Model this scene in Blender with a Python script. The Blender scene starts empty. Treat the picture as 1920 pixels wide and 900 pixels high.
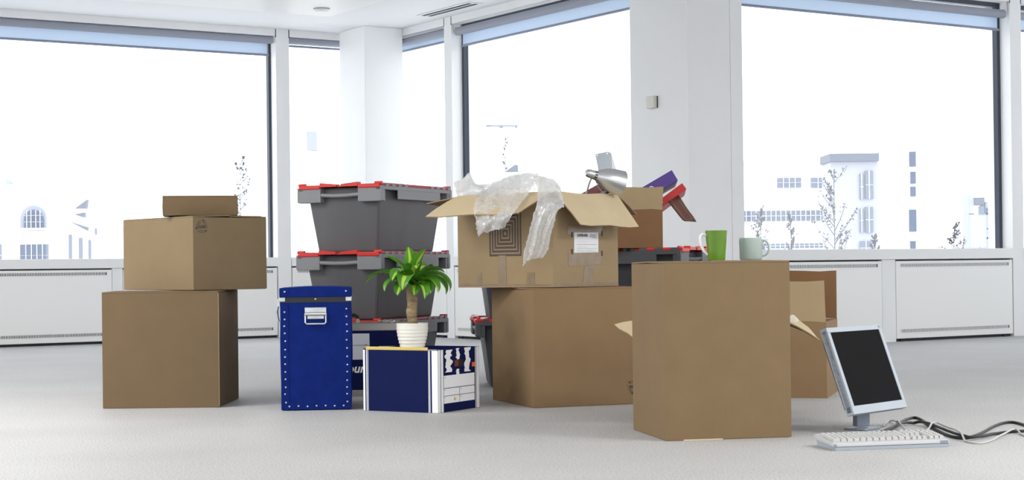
import bpy, bmesh, math, random
from mathutils import Vector, Matrix, noise

# ------------------------------------------------------------------ camera, world, exposure
F_PX, CX, CY, CAM_H = 3180.0, 960.0, 480.0, 0.6
RHO, PITCH = 0.012, math.atan(21 / 3180.0)
cr = Vector((math.cos(RHO), 0, -math.sin(RHO)))
cu0 = Vector((math.sin(RHO), 0, math.cos(RHO)))
cf = (Vector((0, 1, 0)) * math.cos(PITCH) + cu0 * math.sin(PITCH)).normalized()
cu = (cu0 * math.cos(PITCH) - Vector((0, 1, 0)) * math.sin(PITCH)).normalized()
CAM = Vector((0, 0, CAM_H))
SC = bpy.context.scene
COL = SC.collection

cam_data = bpy.data.cameras.new('camera')
cam_data.sensor_fit = 'HORIZONTAL'
cam_data.sensor_width = 36.0
cam_data.lens = F_PX / 1920.0 * 36.0
cam_data.shift_y = (CY - 450.0) / 1920.0
cam_data.clip_end = 600
cam_ob = bpy.data.objects.new('camera', cam_data)
COL.objects.link(cam_ob)
mw = Matrix((cr, cu, -cf)).transposed().to_4x4()
mw.translation = CAM
cam_ob.matrix_world = mw
SC.camera = cam_ob

world = bpy.data.worlds.new('overcast_sky')
SC.world = world
world.use_nodes = True
bg = world.node_tree.nodes['Background']
bg.inputs[0].default_value = (0.93, 0.97, 1.0, 1)
SKY = 2.2
bg.inputs[1].default_value = SKY
FILL_W = 58.0           # watts of each added ceiling fill light, out of frame

SC.view_settings.view_transform = 'Standard'
SC.view_settings.look = 'None'
SC.view_settings.gamma = 1.0
SC.view_settings.use_curve_mapping = False
SC.view_settings.exposure = 0.40


def ray(x, y):
    return cf + cr * ((x - CX) / F_PX) - cu * ((y - CY) / F_PX)


def PZ(x, y, z=0.0):
    d = ray(x, y)
    return CAM + d * ((z - CAM_H) / d.z)


def PD(x, y, Y):
    d = ray(x, y)
    return CAM + d * (Y / d.y)


def PP(x, y, p0, n):
    d = ray(x, y)
    return CAM + d * ((p0 - CAM).dot(n) / d.dot(n))


# ------------------------------------------------------------------ materials
def mat(name, col, rough=0.6, metal=0.0, spec=0.4, noise_amt=0.0, noise_scale=8.0, bump=0.0, bump_scale=60.0,
        aniso=None, trans=None):
    m = bpy.data.materials.new(name)
    m.use_nodes = True
    nt = m.node_tree
    b = nt.nodes['Principled BSDF']
    b.inputs['Base Color'].default_value = (*col, 1)
    b.inputs['Roughness'].default_value = rough
    b.inputs['Metallic'].default_value = metal
    b.inputs['Specular IOR Level'].default_value = spec
    tc = nt.nodes.new('ShaderNodeTexCoord')
    if noise_amt > 0:
        n = nt.nodes.new('ShaderNodeTexNoise')
        n.inputs['Scale'].default_value = noise_scale
        n.inputs['Detail'].default_value = 5
        if aniso:
            mp = nt.nodes.new('ShaderNodeMapping')
            mp.inputs['Scale'].default_value = aniso
            nt.links.new(tc.outputs['Object'], mp.inputs[0])
            nt.links.new(mp.outputs[0], n.inputs['Vector'])
        else:
            nt.links.new(tc.outputs['Object'], n.inputs['Vector'])
        r = nt.nodes.new('ShaderNodeValToRGB')
        r.color_ramp.elements[0].position = 0.3
        r.color_ramp.elements[1].position = 0.7
        r.color_ramp.elements[0].color = (*[c * (1 - noise_amt) for c in col], 1)
        r.color_ramp.elements[1].color = (*[min(1, c * (1 + noise_amt)) for c in col], 1)
        nt.links.new(n.outputs['Fac'], r.inputs[0])
        nt.links.new(r.outputs[0], b.inputs['Base Color'])
    if bump > 0:
        n2 = nt.nodes.new('ShaderNodeTexNoise')
        n2.inputs['Scale'].default_value = bump_scale
        n2.inputs['Detail'].default_value = 4
        nt.links.new(tc.outputs['Object'], n2.inputs['Vector'])
        bp = nt.nodes.new('ShaderNodeBump')
        bp.inputs['Strength'].default_value = bump
        bp.inputs['Distance'].default_value = 0.004
        nt.links.new(n2.outputs['Fac'], bp.inputs['Height'])
        nt.links.new(bp.outputs[0], b.inputs['Normal'])
    return m


def cardboard(name, col, vertical=True):
    m = mat(name, col, rough=0.75, spec=0.25, noise_amt=0.035, noise_scale=9)
    nt = m.node_tree
    b = nt.nodes['Principled BSDF']
    tc = nt.nodes.new('ShaderNodeTexCoord')
    w = nt.nodes.new('ShaderNodeTexNoise')          # fine flute lines
    mp = nt.nodes.new('ShaderNodeMapping')
    mp.inputs['Scale'].default_value = (6, 6, 220) if not vertical else (190, 190, 5)
    w.inputs['Scale'].default_value = 1.0
    w.inputs['Detail'].default_value = 3
    nt.links.new(tc.outputs['Object'], mp.inputs[0])
    nt.links.new(mp.outputs[0], w.inputs['Vector'])
    bp = nt.nodes.new('ShaderNodeBump')
    bp.inputs['Strength'].default_value = 0.12
    bp.inputs['Distance'].default_value = 0.002
    nt.links.new(w.outputs['Fac'], bp.inputs['Height'])
    nt.links.new(bp.outputs[0], b.inputs['Normal'])
    return m


def film(name, col, alpha, rough=0.25, bubbles=0.0):
    """thin plastic sheet: transparent + translucent/diffuse + gloss"""
    m = bpy.data.materials.new(name)
    m.use_nodes = True
    nt = m.node_tree
    nt.nodes.clear()
    out = nt.nodes.new('ShaderNodeOutputMaterial')
    tr = nt.nodes.new('ShaderNodeBsdfTransparent')
    tl = nt.nodes.new('ShaderNodeBsdfTranslucent')
    df = nt.nodes.new('ShaderNodeBsdfDiffuse')
    gl = nt.nodes.new('ShaderNodeBsdfGlossy')
    tl.inputs[0].default_value = (*col, 1)
    df.inputs[0].default_value = (*col, 1)
    gl.inputs['Roughness'].default_value = rough
    m1 = nt.nodes.new('ShaderNodeMixShader')
    m1.inputs[0].default_value = 0.5
    m2 = nt.nodes.new('ShaderNodeMixShader')
    m2.inputs[0].default_value = 0.18
    m3 = nt.nodes.new('ShaderNodeMixShader')
    m3.inputs[0].default_value = alpha
    L = nt.links.new
    L(tl.outputs[0], m1.inputs[1]); L(df.outputs[0], m1.inputs[2])
    L(m1.outputs[0], m2.inputs[1]); L(gl.outputs[0], m2.inputs[2])
    L(tr.outputs[0], m3.inputs[1]); L(m2.outputs[0], m3.inputs[2])
    L(m3.outputs[0], out.inputs[0])
    if bubbles > 0:
        tc = nt.nodes.new('ShaderNodeTexCoord')
        v = nt.nodes.new('ShaderNodeTexVoronoi')
        v.inputs['Scale'].default_value = bubbles
        L(tc.outputs['Object'], v.inputs['Vector'])
        bp = nt.nodes.new('ShaderNodeBump')
        bp.inputs['Strength'].default_value = 0.45
        bp.inputs['Distance'].default_value = 0.0012
        bp.invert = True
        L(v.outputs['Distance'], bp.inputs['Height'])
        for s in (df, gl, tl):
            L(bp.outputs[0], s.inputs['Normal'])
        r = nt.nodes.new('ShaderNodeValToRGB')      # thicker at the rims of the bubbles
        r.color_ramp.elements[0].position = 0.15
        r.color_ramp.elements[0].color = (alpha * .88,) * 3 + (1,)
        r.color_ramp.elements[1].position = 0.6
        r.color_ramp.elements[1].color = (min(1, alpha * 1.18),) * 3 + (1,)
        L(v.outputs['Distance'], r.inputs[0])
        L(r.outputs[0], m3.inputs[0])
    return m


def glass_pane(name):
    m = bpy.data.materials.new(name)
    m.use_nodes = True
    nt = m.node_tree
    nt.nodes.clear()
    out = nt.nodes.new('ShaderNodeOutputMaterial')
    tr = nt.nodes.new('ShaderNodeBsdfTransparent')
    gl = nt.nodes.new('ShaderNodeBsdfGlossy')
    gl.inputs['Roughness'].default_value = 0.02
    mx = nt.nodes.new('ShaderNodeMixShader')
    mx.inputs[0].default_value = 0.06
    nt.links.new(tr.outputs[0], mx.inputs[1])
    nt.links.new(gl.outputs[0], mx.inputs[2])
    nt.links.new(mx.outputs[0], out.inputs[0])
    return m


M = {}
M['white'] = mat('white_paint', (.86, .865, .875), .5, noise_amt=.015, noise_scale=3)
M['ceil'] = mat('ceiling_paint', (.69, .70, .72), .6)
M['ceil_in'] = mat('ceiling_panel_paint', (.72, .72, .72), .35)
M['rad'] = mat('radiator_enamel', (.89, .89, .88), .4)
M['dark'] = mat('dark_gap', (.035, .037, .042), .7)
M['frame'] = mat('anthracite_frame', (.045, .055, .08), .4)
M['roller'] = mat('roller_grey', (.30, .32, .38), .5)
M['blindbar'] = mat('blind_bar_grey', (.24, .27, .35), .4)
M['glass'] = glass_pane('window_glass')
M['card_a'] = cardboard('kraft_card', (.158, .108, .058))
M['card_b'] = cardboard('kraft_card_pale', (.215, .156, .088))
M['card_c'] = cardboard('kraft_card_orange', (.22, .115, .055))
M['card_d'] = cardboard('kraft_card_worn', (.325, .236, .135))
M['card_t'] = cardboard('kraft_card_tan', (.205, .139, .073))
M['card_m'] = cardboard('kraft_card_warm', (.255, .166, .086))
M['card_pale'] = cardboard('kraft_card_light', (.40, .30, .175))
M['sticker_blue'] = mat('blue_sticker', (.10, .22, .55), .5)
M['orange'] = mat('orange_sticker', (.85, .13, .02), .5)
M['card_in'] = cardboard('kraft_card_inside', (.60, .485, .31), False)
M['card_edge'] = mat('card_cut_edge', (.30, .21, .12), .8)
M['tape'] = mat('brown_tape', (.27, .20, .135), .25, noise_amt=.12, noise_scale=25)
M['ink'] = mat('dark_ink', (.045, .035, .04), .6)
M['ink_brown'] = mat('brown_ink', (.085, .060, .055), .6)
M['paper'] = mat('white_paper', (.82, .83, .86), .6)
M['ink_grey'] = mat('grey_ink', (.25, .27, .33), .6)
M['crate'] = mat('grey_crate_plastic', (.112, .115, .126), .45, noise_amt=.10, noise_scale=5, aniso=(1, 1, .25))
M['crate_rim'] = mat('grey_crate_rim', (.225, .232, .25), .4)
M['crate_dk'] = mat('dark_crate_plastic', (.055, .058, .068), .45)
M['crate_dk_rim'] = mat('dark_crate_rim', (.075, .078, .086), .4)
M['red'] = mat('red_lid_plastic', (.62, .035, .03), .35)
M['red_pale'] = mat('worn_red_plastic', (.48, .08, .11), .4)
M['blue'] = mat('blue_fibre', (.0045, .017, .145), .6, spec=.06, noise_amt=.12, noise_scale=30, bump=.15, bump_scale=250)
M['navy'] = mat('navy_print', (.005, .010, .065), .6, spec=.08, noise_amt=.06, noise_scale=10)
M['black'] = mat('black_plastic', (.012, .012, .014), .4)
M['steel'] = mat('galvanised_steel', (.55, .57, .58), .35, metal=.9, noise_amt=.1, noise_scale=30)
M['alu'] = mat('brushed_aluminium', (.42, .40, .38), .4, metal=.7)
M['lamp'] = mat('silver_lacquer', (.56, .58, .60), .32, metal=.75)
M['lamp_plate'] = mat('grey_lacquer', (.42, .45, .50), .4, metal=.3)
M['yellow'] = mat('yellow_card', (.66, .50, .13), .6)
M['lilac'] = mat('pale_folder', (.60, .62, .72), .6)
M['pot'] = mat('cream_ceramic', (.78, .76, .70), .4)
M['soil'] = mat('soil', (.035, .025, .02), .9, bump=.6, bump_scale=80)
M['bark'] = mat('cane_bark', (.26, .19, .11), .85, noise_amt=.45, noise_scale=30, aniso=(1, 1, 3), bump=.5)
M['leaf'] = mat('leaf_green', (.075, .24, .02), .35, noise_amt=.2, noise_scale=12)
M['leaf_mid'] = mat('leaf_yellow_stripe', (.40, .60, .07), .35, noise_amt=.12, noise_scale=12)
M['mug_green'] = mat('green_glaze', (.11, .24, .01), .15, noise_amt=.08, noise_scale=12, spec=.6)
M['mug_white'] = mat('white_glaze', (.80, .80, .80), .15)
M['mug_grey'] = mat('sage_glaze', (.37, .45, .42), .15, spec=.6)
M['purple'] = mat('purple_binder', (.075, .035, .24), .4)
M['redbind'] = mat('red_binder', (.50, .018, .02), .4)
M['maroon'] = mat('maroon_board', (.17, .03, .03), .5)
M['leather'] = mat('brown_cover', (.13, .055, .04), .4)
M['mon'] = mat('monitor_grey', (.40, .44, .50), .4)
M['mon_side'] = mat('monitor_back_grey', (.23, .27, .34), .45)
M['screen'] = mat('switched_off_screen', (.010, .010, .011), .7, spec=.04)
M['kb'] = mat('keyboard_grey', (.48, .49, .50), .5)
M['key'] = mat('key_white', (.50, .50, .50), .5)
M['cable_black'] = mat('black_cable', (.012, .012, .013), .45)
M['cable_grey'] = mat('grey_cable', (.48, .48, .48), .5)
M['wrap'] = film('bubble_wrap', (.97, .98, .99), .66, .20, bubbles=150)
M['tissue'] = film('white_tissue', (.92, .93, .96), .88, .5)
M['blind'] = film('blind_fabric', (.60, .72, .87), .84, .6)
M['cream'] = mat('cream_plastic', (.70, .69, .62), .4)
M['facade'] = mat('pale_facade', (.72, .73, .76), .7)
M['facade_b'] = mat('blue_facade', (.36, .38, .46), .7)
M['facade_w'] = mat('far_window_glass', (.12, .15, .22), .4)
M['roof_far'] = mat('slate_roof', (.09, .11, .16), .7)
M['pave'] = mat('pale_pavement', (.62, .62, .62), .9)
M['twig'] = mat('twig', (.04, .04, .055), .8)
M['twig_leaf'] = mat('dry_leaf', (.06, .065, .09), .8)

# carpet
m = mat('grey_carpet', (.47, .465, .46), .6, spec=.35)
nt = m.node_tree
b = nt.nodes['Principled BSDF']
tc = nt.nodes.new('ShaderNodeTexCoord')
n1 = nt.nodes.new('ShaderNodeTexNoise'); n1.inputs['Scale'].default_value = 130; n1.inputs['Detail'].default_value = 3
n2 = nt.nodes.new('ShaderNodeTexNoise'); n2.inputs['Scale'].default_value = 1.3; n2.inputs['Detail'].default_value = 4
mx = nt.nodes.new('ShaderNodeMath'); mx.operation = 'MULTIPLY_ADD'; mx.inputs[1].default_value = .25
rp = nt.nodes.new('ShaderNodeValToRGB')
rp.color_ramp.elements[0].position = .42; rp.color_ramp.elements[0].color = (.35, .35, .355, 1)
rp.color_ramp.elements[1].position = .82; rp.color_ramp.elements[1].color = (.57, .57, .575, 1)
nt.links.new(tc.outputs['Object'], n1.inputs['Vector']); nt.links.new(tc.outputs['Object'], n2.inputs['Vector'])
nt.links.new(n2.outputs['Fac'], mx.inputs[0]); nt.links.new(n1.outputs['Fac'], mx.inputs[2])
nt.links.new(mx.outputs[0], rp.inputs[0]); nt.links.new(rp.outputs[0], b.inputs['Base Color'])
bp = nt.nodes.new('ShaderNodeBump'); bp.inputs['Strength'].default_value = .6; bp.inputs['Distance'].default_value = .006
nt.links.new(n1.outputs['Fac'], bp.inputs['Height']); nt.links.new(bp.outputs[0], b.inputs['Normal'])
M['carpet'] = m


# ------------------------------------------------------------------ mesh helpers
class MB:
    def __init__(s, mtx=None):
        s.v, s.f, s.mi, s.M = [], [], [], mtx or Matrix.Identity(4)

    def add(s, vs, fs, m=0):
        o = len(s.v)
        s.v += [s.M @ Vector(p) for p in vs]
        s.f += [[i + o for i in f] for f in fs]
        s.mi += [m] * len(fs)
        return s

    def hexa(s, p, m=0):            # p: 4 bottom, 4 top (ccw)
        return s.add(p, [(3, 2, 1, 0), (4, 5, 6, 7), (0, 1, 5, 4), (1, 2, 6, 5), (2, 3, 7, 6), (3, 0, 4, 7)], m)

    def box(s, x0, x1, y0, y1, z0, z1, m=0):
        return s.hexa([(x0, y0, z0), (x1, y0, z0), (x1, y1, z0), (x0, y1, z0),
                       (x0, y0, z1), (x1, y0, z1), (x1, y1, z1), (x0, y1, z1)], m)

    def slab(s, q, t, m=0):         # quad q (4 points) thickened along its normal by t
        q = [Vector(p) for p in q]
        n = (q[1] - q[0]).cross(q[3] - q[0]).normalized() * t
        return s.hexa([p for p in q] + [p + n for p in q], m)

    def tube(s, pts, r, n=8, m=0, cap=True):
        pts = [Vector(p) for p in pts]
        rs = r if isinstance(r, (list, tuple)) else [r] * len(pts)
        rings, prev = [], None
        for i, p in enumerate(pts):
            t = (pts[min(i + 1, len(pts) - 1)] - pts[max(i - 1, 0)]).normalized()
            if prev is None:
                a = t.orthogonal().normalized()
            else:
                a = (prev - t * prev.dot(t))
                a = a.normalized() if a.length > 1e-6 else t.orthogonal().normalized()
            prev = a
            c = t.cross(a)
            rings.append([p + (a * math.cos(k * 2 * math.pi / n) + c * math.sin(k * 2 * math.pi / n)) * rs[i] for k in range(n)])
        vs = [q for ring in rings for q in ring]
        fs = []
        for i in range(len(pts) - 1):
            for k in range(n):
                fs.append((i * n + k, i * n + (k + 1) % n, (i + 1) * n + (k + 1) % n, (i + 1) * n + k))
        if cap:
            fs.append(tuple(range(n))[::-1]); fs.append(tuple((len(pts) - 1) * n + k for k in range(n)))
        return s.add(vs, fs, m)

    def lathe(s, prof, n=32, m=0, cap0=True, cap1=True):     # prof: (r, z)
        vs, fs = [], []
        for r, z in prof:
            for k in range(n):
                a = k * 2 * math.pi / n
                vs.append((r * math.cos(a), r * math.sin(a), z))
        for i in range(len(prof) - 1):
            for k in range(n):
                fs.append((i * n + k, i * n + (k + 1) % n, (i + 1) * n + (k + 1) % n, (i + 1) * n + k))
        if cap0: fs.append(tuple(range(n))[::-1])
        if cap1: fs.append(tuple((len(prof) - 1) * n + k for k in range(n)))
        return s.add(vs, fs, m)

    def prism(s, poly, z0, z1, m=0):
        n = len(poly)
        vs = [(x, y, z0) for x, y in poly] + [(x, y, z1) for x, y in poly]
        fs = [tuple(range(n))[::-1], tuple(range(n, 2 * n))] + [(i, (i + 1) % n, n + (i + 1) % n, n + i) for i in range(n)]
        return s.add(vs, fs, m)

    def grid(s, P, m=0, mf=None):
        R, Cn = len(P), len(P[0])
        o = len(s.v)
        s.v += [s.M @ Vector(p) for row in P for p in row]
        for i in range(R - 1):
            for j in range(Cn - 1):
                s.f.append([o + i * Cn + j, o + i * Cn + j + 1, o + (i + 1) * Cn + j + 1, o + (i + 1) * Cn + j])
                s.mi.append(mf(i, j) if mf else m)
        return s

    def build(s, name, mats, parent=None, smooth=False, bevel=0.0, loc=None, rotz=0.0, kind=None, closed=True):
        me = bpy.data.meshes.new(name)
        me.from_pydata([tuple(p) for p in s.v], [], s.f)
        for k in (mats if isinstance(mats, (list, tuple)) else [mats]):
            me.materials.append(M[k])
        me.polygons.foreach_set('material_index', s.mi)
        if closed:
            bm = bmesh.new(); bm.from_mesh(me)
            bmesh.ops.recalc_face_normals(bm, faces=bm.faces)
            bm.to_mesh(me); bm.free()
        if smooth:
            me.polygons.foreach_set('use_smooth', [True] * len(me.polygons))
            if smooth != 'all' and hasattr(me, 'set_sharp_from_angle'):
                me.set_sharp_from_angle(angle=math.radians(35))
        me.update()
        o = bpy.data.objects.new(name, me)
        COL.objects.link(o)
        if bevel:
            b = o.modifiers.new('bevel', 'BEVEL'); b.width = bevel; b.segments = 2; b.limit_method = 'ANGLE'
        if parent: o.parent = parent
        if loc is not None: o.location = loc
        if rotz: o.rotation_euler.z = rotz
        if kind: o['kind'] = kind
        return o


def tag(o, label, cat, group=None):
    o['label'] = label; o['category'] = cat
    if group: o['group'] = group
    return o


def thing(name, label, cat, loc=(0, 0, 0), rotz=0.0, group=None):
    o = bpy.data.objects.new(name, None)
    COL.objects.link(o)
    o.empty_display_size = .1
    o.location = loc; o.rotation_euler.z = rotz
    return tag(o, label, cat, group)


def struct(o):
    o['kind'] = 'structure'
    return o


def copy_tree(o, parent=None):
    c = o.copy(); COL.objects.link(c); c.parent = parent
    for ch in list(o.children): copy_tree(ch, c)
    return c


def text_mesh(name, s, size, mtx, mat_name, parent, shear=0.0, bold=0.0):
    cu_ = bpy.data.curves.new(name, 'FONT')
    cu_.body = s; cu_.size = size; cu_.align_x = 'CENTER'; cu_.align_y = 'CENTER'
    cu_.shear = shear; cu_.offset = bold
    cu_.resolution_u = 2
    t = bpy.data.objects.new(name, cu_); COL.objects.link(t)
    bpy.context.view_layer.update()
    me = bpy.data.meshes.new_from_object(t)
    bpy.data.objects.remove(t)
    me.transform(mtx)
    me.materials.clear(); me.materials.append(M[mat_name])
    me.name = name
    o = bpy.data.objects.new(name, me); COL.objects.link(o); o.parent = parent
    return o


# ------------------------------------------------------------------ the room
ANG = math.radians(57.0)
U1 = Vector((math.sin(ANG), math.cos(ANG), 0))      # along the left and right walls
U2 = Vector((math.cos(ANG), -math.sin(ANG), 0))     # along the middle wall, towards the camera
BL, AM, BR = -13.76, 7.45, -9.2                     # wall planes
A0, A1, BK = -9.0, 13.9, 5.0                        # far ends of the room behind and beside the camera
CEIL = 2.745


def frame(origin, along, inward):
    mm = Matrix((along, inward, Vector((0, 0, 1)))).transposed().to_4x4()
    mm.translation = origin
    return mm


FL = frame(U2 * BL, U1, U2)             # local (s, n, z): s along the wall, n into the room
FM = frame(U1 * AM, U2, -U1)
FR = frame(U2 * BR, U1, U2)
FBK = frame(U2 * BK, U1, -U2)
FE0 = frame(U1 * A0, U2, U1)
FE1 = frame(U1 * A1, U2, -U1)
ab = lambda a, b_: (U1 * a + U2 * b_).to_2d()

poly = [ab(A0, BL), ab(AM, BL), ab(AM, BR), ab(A1, BR), ab(A1, BK), ab(A0, BK)]
OUT = .26
polyo = [ab(A0 - OUT, BL - OUT), ab(AM + OUT, BL - OUT), ab(AM + OUT, BR - OUT), ab(A1 + OUT, BR - OUT), ab(A1 + OUT, BK + OUT), ab(A0 - OUT, BK + OUT)]
struct(MB().prism(polyo, -.12, 0).build('floor', 'carpet'))
struct(MB().prism(polyo, CEIL, CEIL + .15).build('ceiling', 'ceil'))
c0 = PZ(630, 28, CEIL)
d_a, d_b = AM - c0.dot(U1), c0.dot(U2) - BL
d_ = max(.35, min(1.6, (d_a + d_b) / 2))
ge = .006
groove = [ab(A0 + d_ - ge, BL + d_ - ge), ab(AM - d_ + ge, BL + d_ - ge), ab(AM - d_ + ge, BR + d_ - ge), ab(A1 - d_ + ge, BR + d_ - ge), ab(A1 - d_ + ge, BK - d_ + ge), ab(A0 + d_ - ge, BK - d_ + ge)]
struct(MB().prism(groove, CEIL - .010, CEIL - .0002).build('trim_groove', 'blindbar'))
inner = [ab(A0 + d_, BL + d_), ab(AM - d_, BL + d_), ab(AM - d_, BR + d_), ab(A1 - d_, BR + d_), ab(A1 - d_, BK - d_), ab(A0 + d_, BK - d_)]
struct(MB().prism(inner, CEIL - .012, CEIL - .0005).build('trim_1', 'ceil_in'))


def slots(mb, s0, s1, z0, z1, n0):
    """louvre fins standing in front of a dark strip"""
    mb.box(s0, s1, n0 + .0005, n0 + .0015, z0, z1, 1)
    k, p = int((s1 - s0) / .0135), .0135
    for i in range(k):
        x = s0 + i * p
        mb.box(x, x + .0062, n0 + .0015, n0 + .004, z0, z1, 0)


win_no = [0]
RADS = []


def bay(FR_, s0, s1, panels, zs, blind=None, detail=True, side='left', blind_n=-.05, label='', frame_w=.05):
    """one window bay between two pilasters: spandrel, sill, window, header, radiator covers, blind"""
    win_no[0] += 1
    k = win_no[0]
    sw = MB(FR_)
    sw.box(s0, s1, -.25, -.05, 0, zs - .08)
    struct(sw.build('wall_spandrel', 'white'))
    hb = MB(FR_)
    hb.box(s0, s1, -.25, 0, CEIL - .065, CEIL)
    struct(hb.build('wall_header', 'white'))
    sill = MB(FR_)
    sill.box(s0 + .003, s1 - .003, -.13, .012, zs - .08, zs)
    so = sill.build('trim_sill', 'white', bevel=.004)
    struct(so)
    # window: dark outer frame on the sill, pane behind
    zt = CEIL - .065
    w = MB(FR_)
    fw = frame_w
    w.box(s0, s0 + fw, -.15, -.105, zs, zt); w.box(s1 - fw, s1, -.15, -.105, zs, zt)
    w.box(s0 + fw, s1 - fw, -.16, -.10, zt - fw, zt)
    wo = struct(w.build('window_%d' % k, 'frame'))
    MB(FR_).box(s0 + fw, s1 - fw, -.142, -.136, zs, zt - fw).build('pane', 'glass', wo)
    if not detail:
        return
    for (p0, p1) in panels:
        t = thing('radiator_cover', 'white slotted radiator cover' + label + (' nearer the corner column' if (p0 == panels[-1][0]) == (side == 'left') and len(panels) > 1 else ' further from the corner column' if len(panels) > 1 else ''), 'radiator', (FR_ @ Vector(((p0 + p1) / 2, 0, 0))), 0, None)
        Fi = Matrix.Translation(-t.location) @ FR_
        MB(Fi).box(p0 + .004, p1 - .004, -.025, 0, .022, zs - .092).build('panel', 'rad', t, bevel=.003)
        for za, nm in ((zs - .137, 'vent_grille'), (.068, 'vent_grille')):
            g = MB(Fi)
            slots(g, p0 + .05, p1 - .05, za, za + .024, 0)
            g.build(nm, ['rad', 'dark'], t, closed=False, kind='stuff')
        MB(Fi).box(p0 + .004, p1 - .004, -.049, -.028, .0, zs - .084).build('backing', 'dark', t)
        for q in (p0 + .06, p1 - .10):
            MB(Fi).box(q, q + .03, -.028, -.012, 0, .022).build('foot', 'dark', t)
        RADS.append(t)
    # posts between the covers
    edges = [s0] + [e for p in panels for e in p] + [s1]
    po = MB(FR_)
    for i in range(0, len(edges), 2):
        if edges[i + 1] - edges[i] > .01:
            po.box(edges[i], edges[i + 1], -.049, -.003, 0, zs - .081)
    if po.v: struct(po.build('trim_post', 'white'))
    if blind:
        b0, b1, zr, zb, lab = blind
        t = thing('roller_blind', lab, 'blind', FR_ @ Vector(((b0 + b1) / 2, blind_n, zr)), 0, None)
        Fi = Matrix.Translation(-t.location) @ FR_
        r = .034
        MB(Fi).tube([(b0, blind_n, zr), (b1, blind_n, zr)], r, 20).build('roller_tube', 'roller', t, smooth=True)
        if zr - zb > .06:
            MB(Fi).box(b0 + .035, b1 - .035, blind_n - r + .001, blind_n - r + .002, zb, zr).build('fabric', 'blind', t)
        MB(Fi).tube([(b0 + .02, blind_n - r + .002, zb), (b1 - .02, blind_n - r + .002, zb)], .010, 10).build('bottom_bar', 'blindbar', t, smooth=True)
        for sx in (b0 - .008, b1 + .001):
            MB(Fi).box(sx, sx + .007, blind_n - .03, blind_n + .03, zr - .028, CEIL - .065).build('bracket', 'white', t)


def pilaster(FR_, s0, s1, name='wall_pilaster'):
    mb = MB(FR_).box(s0, s1, -.25, 0, 0, CEIL)
    o = struct(mb.build(name, 'white'))
    j = MB(FR_)
    for s in (s0, s1):
        j.box(s - .004, s + .004, -.002, .0015, CEIL - .075, CEIL - .002)
    j.build('joint', 'dark', o)
    return o


# left wall
LP = [(6.46, 6.59)]
s_hi = 6.46
n_bay = 0
while s_hi > A0 + 1:
    s_lo = max(A0, s_hi - 2.955)
    near_frame = n_bay == 0
    lab = ' under the long window, left of the white column' if near_frame else ''
    mid_ = (s_lo + s_hi) / 2
    bay(FL, s_lo, s_hi, [(s_lo + .005, mid_ - .045), (mid_ + .045, s_hi - .005)], .712,
        (s_lo + .02, s_hi - .012, 2.648, 2.516, 'grey roller blind with pale blue fabric above the window behind the stack of three cartons'),
        detail=near_frame, label=' behind the stack of three cartons', frame_w=.025)
    if s_lo > A0:
        pilaster(FL, s_lo - .13, s_lo)
        s_hi = s_lo - .13
    else:
        break
    n_bay += 1
pilaster(FL, 6.46, 6.59)
bay(FL, 6.59, AM, [(6.595, AM - .02)], .712, (6.60, AM - .02, 2.655, 2.61, 'rolled-up grey blind between the white column and the narrow pilaster behind the grey crates'),
    label=' in the corner behind the blue trunk', frame_w=.03)
# middle wall
pilaster(FM, -12.50, -12.38)
bay(FM, BL, -12.50, [(BL + .02, -12.505)], .70, (BL + .1, -12.52, 2.63, 2.56, 'narrow grey roller blind between the white column and the open carton window'), label=' in the corner behind the grey crates', frame_w=.03)
KB = -9.86
bay(FM, -12.38, KB, [(-12.375, -11.16), (-11.07, KB - .005)], .70,
    (-12.36, KB - .015, 2.615, 2.492, 'grey roller blind with pale blue fabric above the window behind the open carton'),
    label=' behind the stacked cartons', frame_w=.03, side='right')
MB_ = MB(FM).box(KB, BR, -.25, 0, 0, CEIL)
struct(MB_.build('wall_pier', 'white'))
# right wall
SR = lambda px, py=300: PP(px, py, U2 * BR, U2).dot(U1)
R0, R9 = SR(1394), SR(1897)
MB_ = MB(FR).box(AM + .25, R0 - .112, -.25, -.001, 0, CEIL)
struct(MB_.build('wall_pier', 'white'))
pilaster(FR, R0 - .11, R0)
bay(FR, R0, R9, [(R0 + .005, SR(1655, 560)), (SR(1680, 560), R9 - .008)], .704,
    (R0 + .02, R9 - .02, 2.585, 2.462, 'grey roller blind with pale blue fabric above the window behind the computer monitor'),
    label=' behind the monitor', frame_w=.035, side='right')
pilaster(FR, R9, R9 + .13)
bay(FR, R9 + .13, A1 - .1, [], .704, (R9 + .15, 13.6, 2.585, 2.47, 'grey roller blind on the far side of the pilaster beyond the monitor'), label=' beyond', frame_w=.035)
struct(MB(FR).box(A1 - .1, A1 + .25, -.25, 0, 0, CEIL).build('wall_right_corner', 'white'))
# column in the corner
cc = PZ(683, 48, CEIL)
ca, cb = cc.dot(U1), cc.dot(U2)
CW = .48
o = struct(MB().prism([ab(ca, cb), ab(ca + CW * .80, cb), ab(ca + CW * .80, cb - CW), ab(ca, cb - CW)], 0, CEIL).build('wall_column', 'white', bevel=.004))


def far_wall(FR_, s0, s1, bays, nm, zs=.75, zt=2.55):
    mb = MB(FR_)
    mb.box(s0, s1, -.25, 0, 0, zs); mb.box(s0, s1, -.25, 0, zt, CEIL)
    p, w = s0, (s1 - s0) / bays
    for i in range(bays + 1):
        c = s0 + i * w
        mb.box(max(s0, c - .35), min(s1, c + .35), -.25, 0, zs, zt)
    struct(mb.build(nm, 'white'))


far_wall(FBK, A0, A1, 6, 'wall_back')
far_wall(FE0, BL, BK, 5, 'wall_left_end')
far_wall(FE1, BR, BK, 4, 'wall_right_end')

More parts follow.
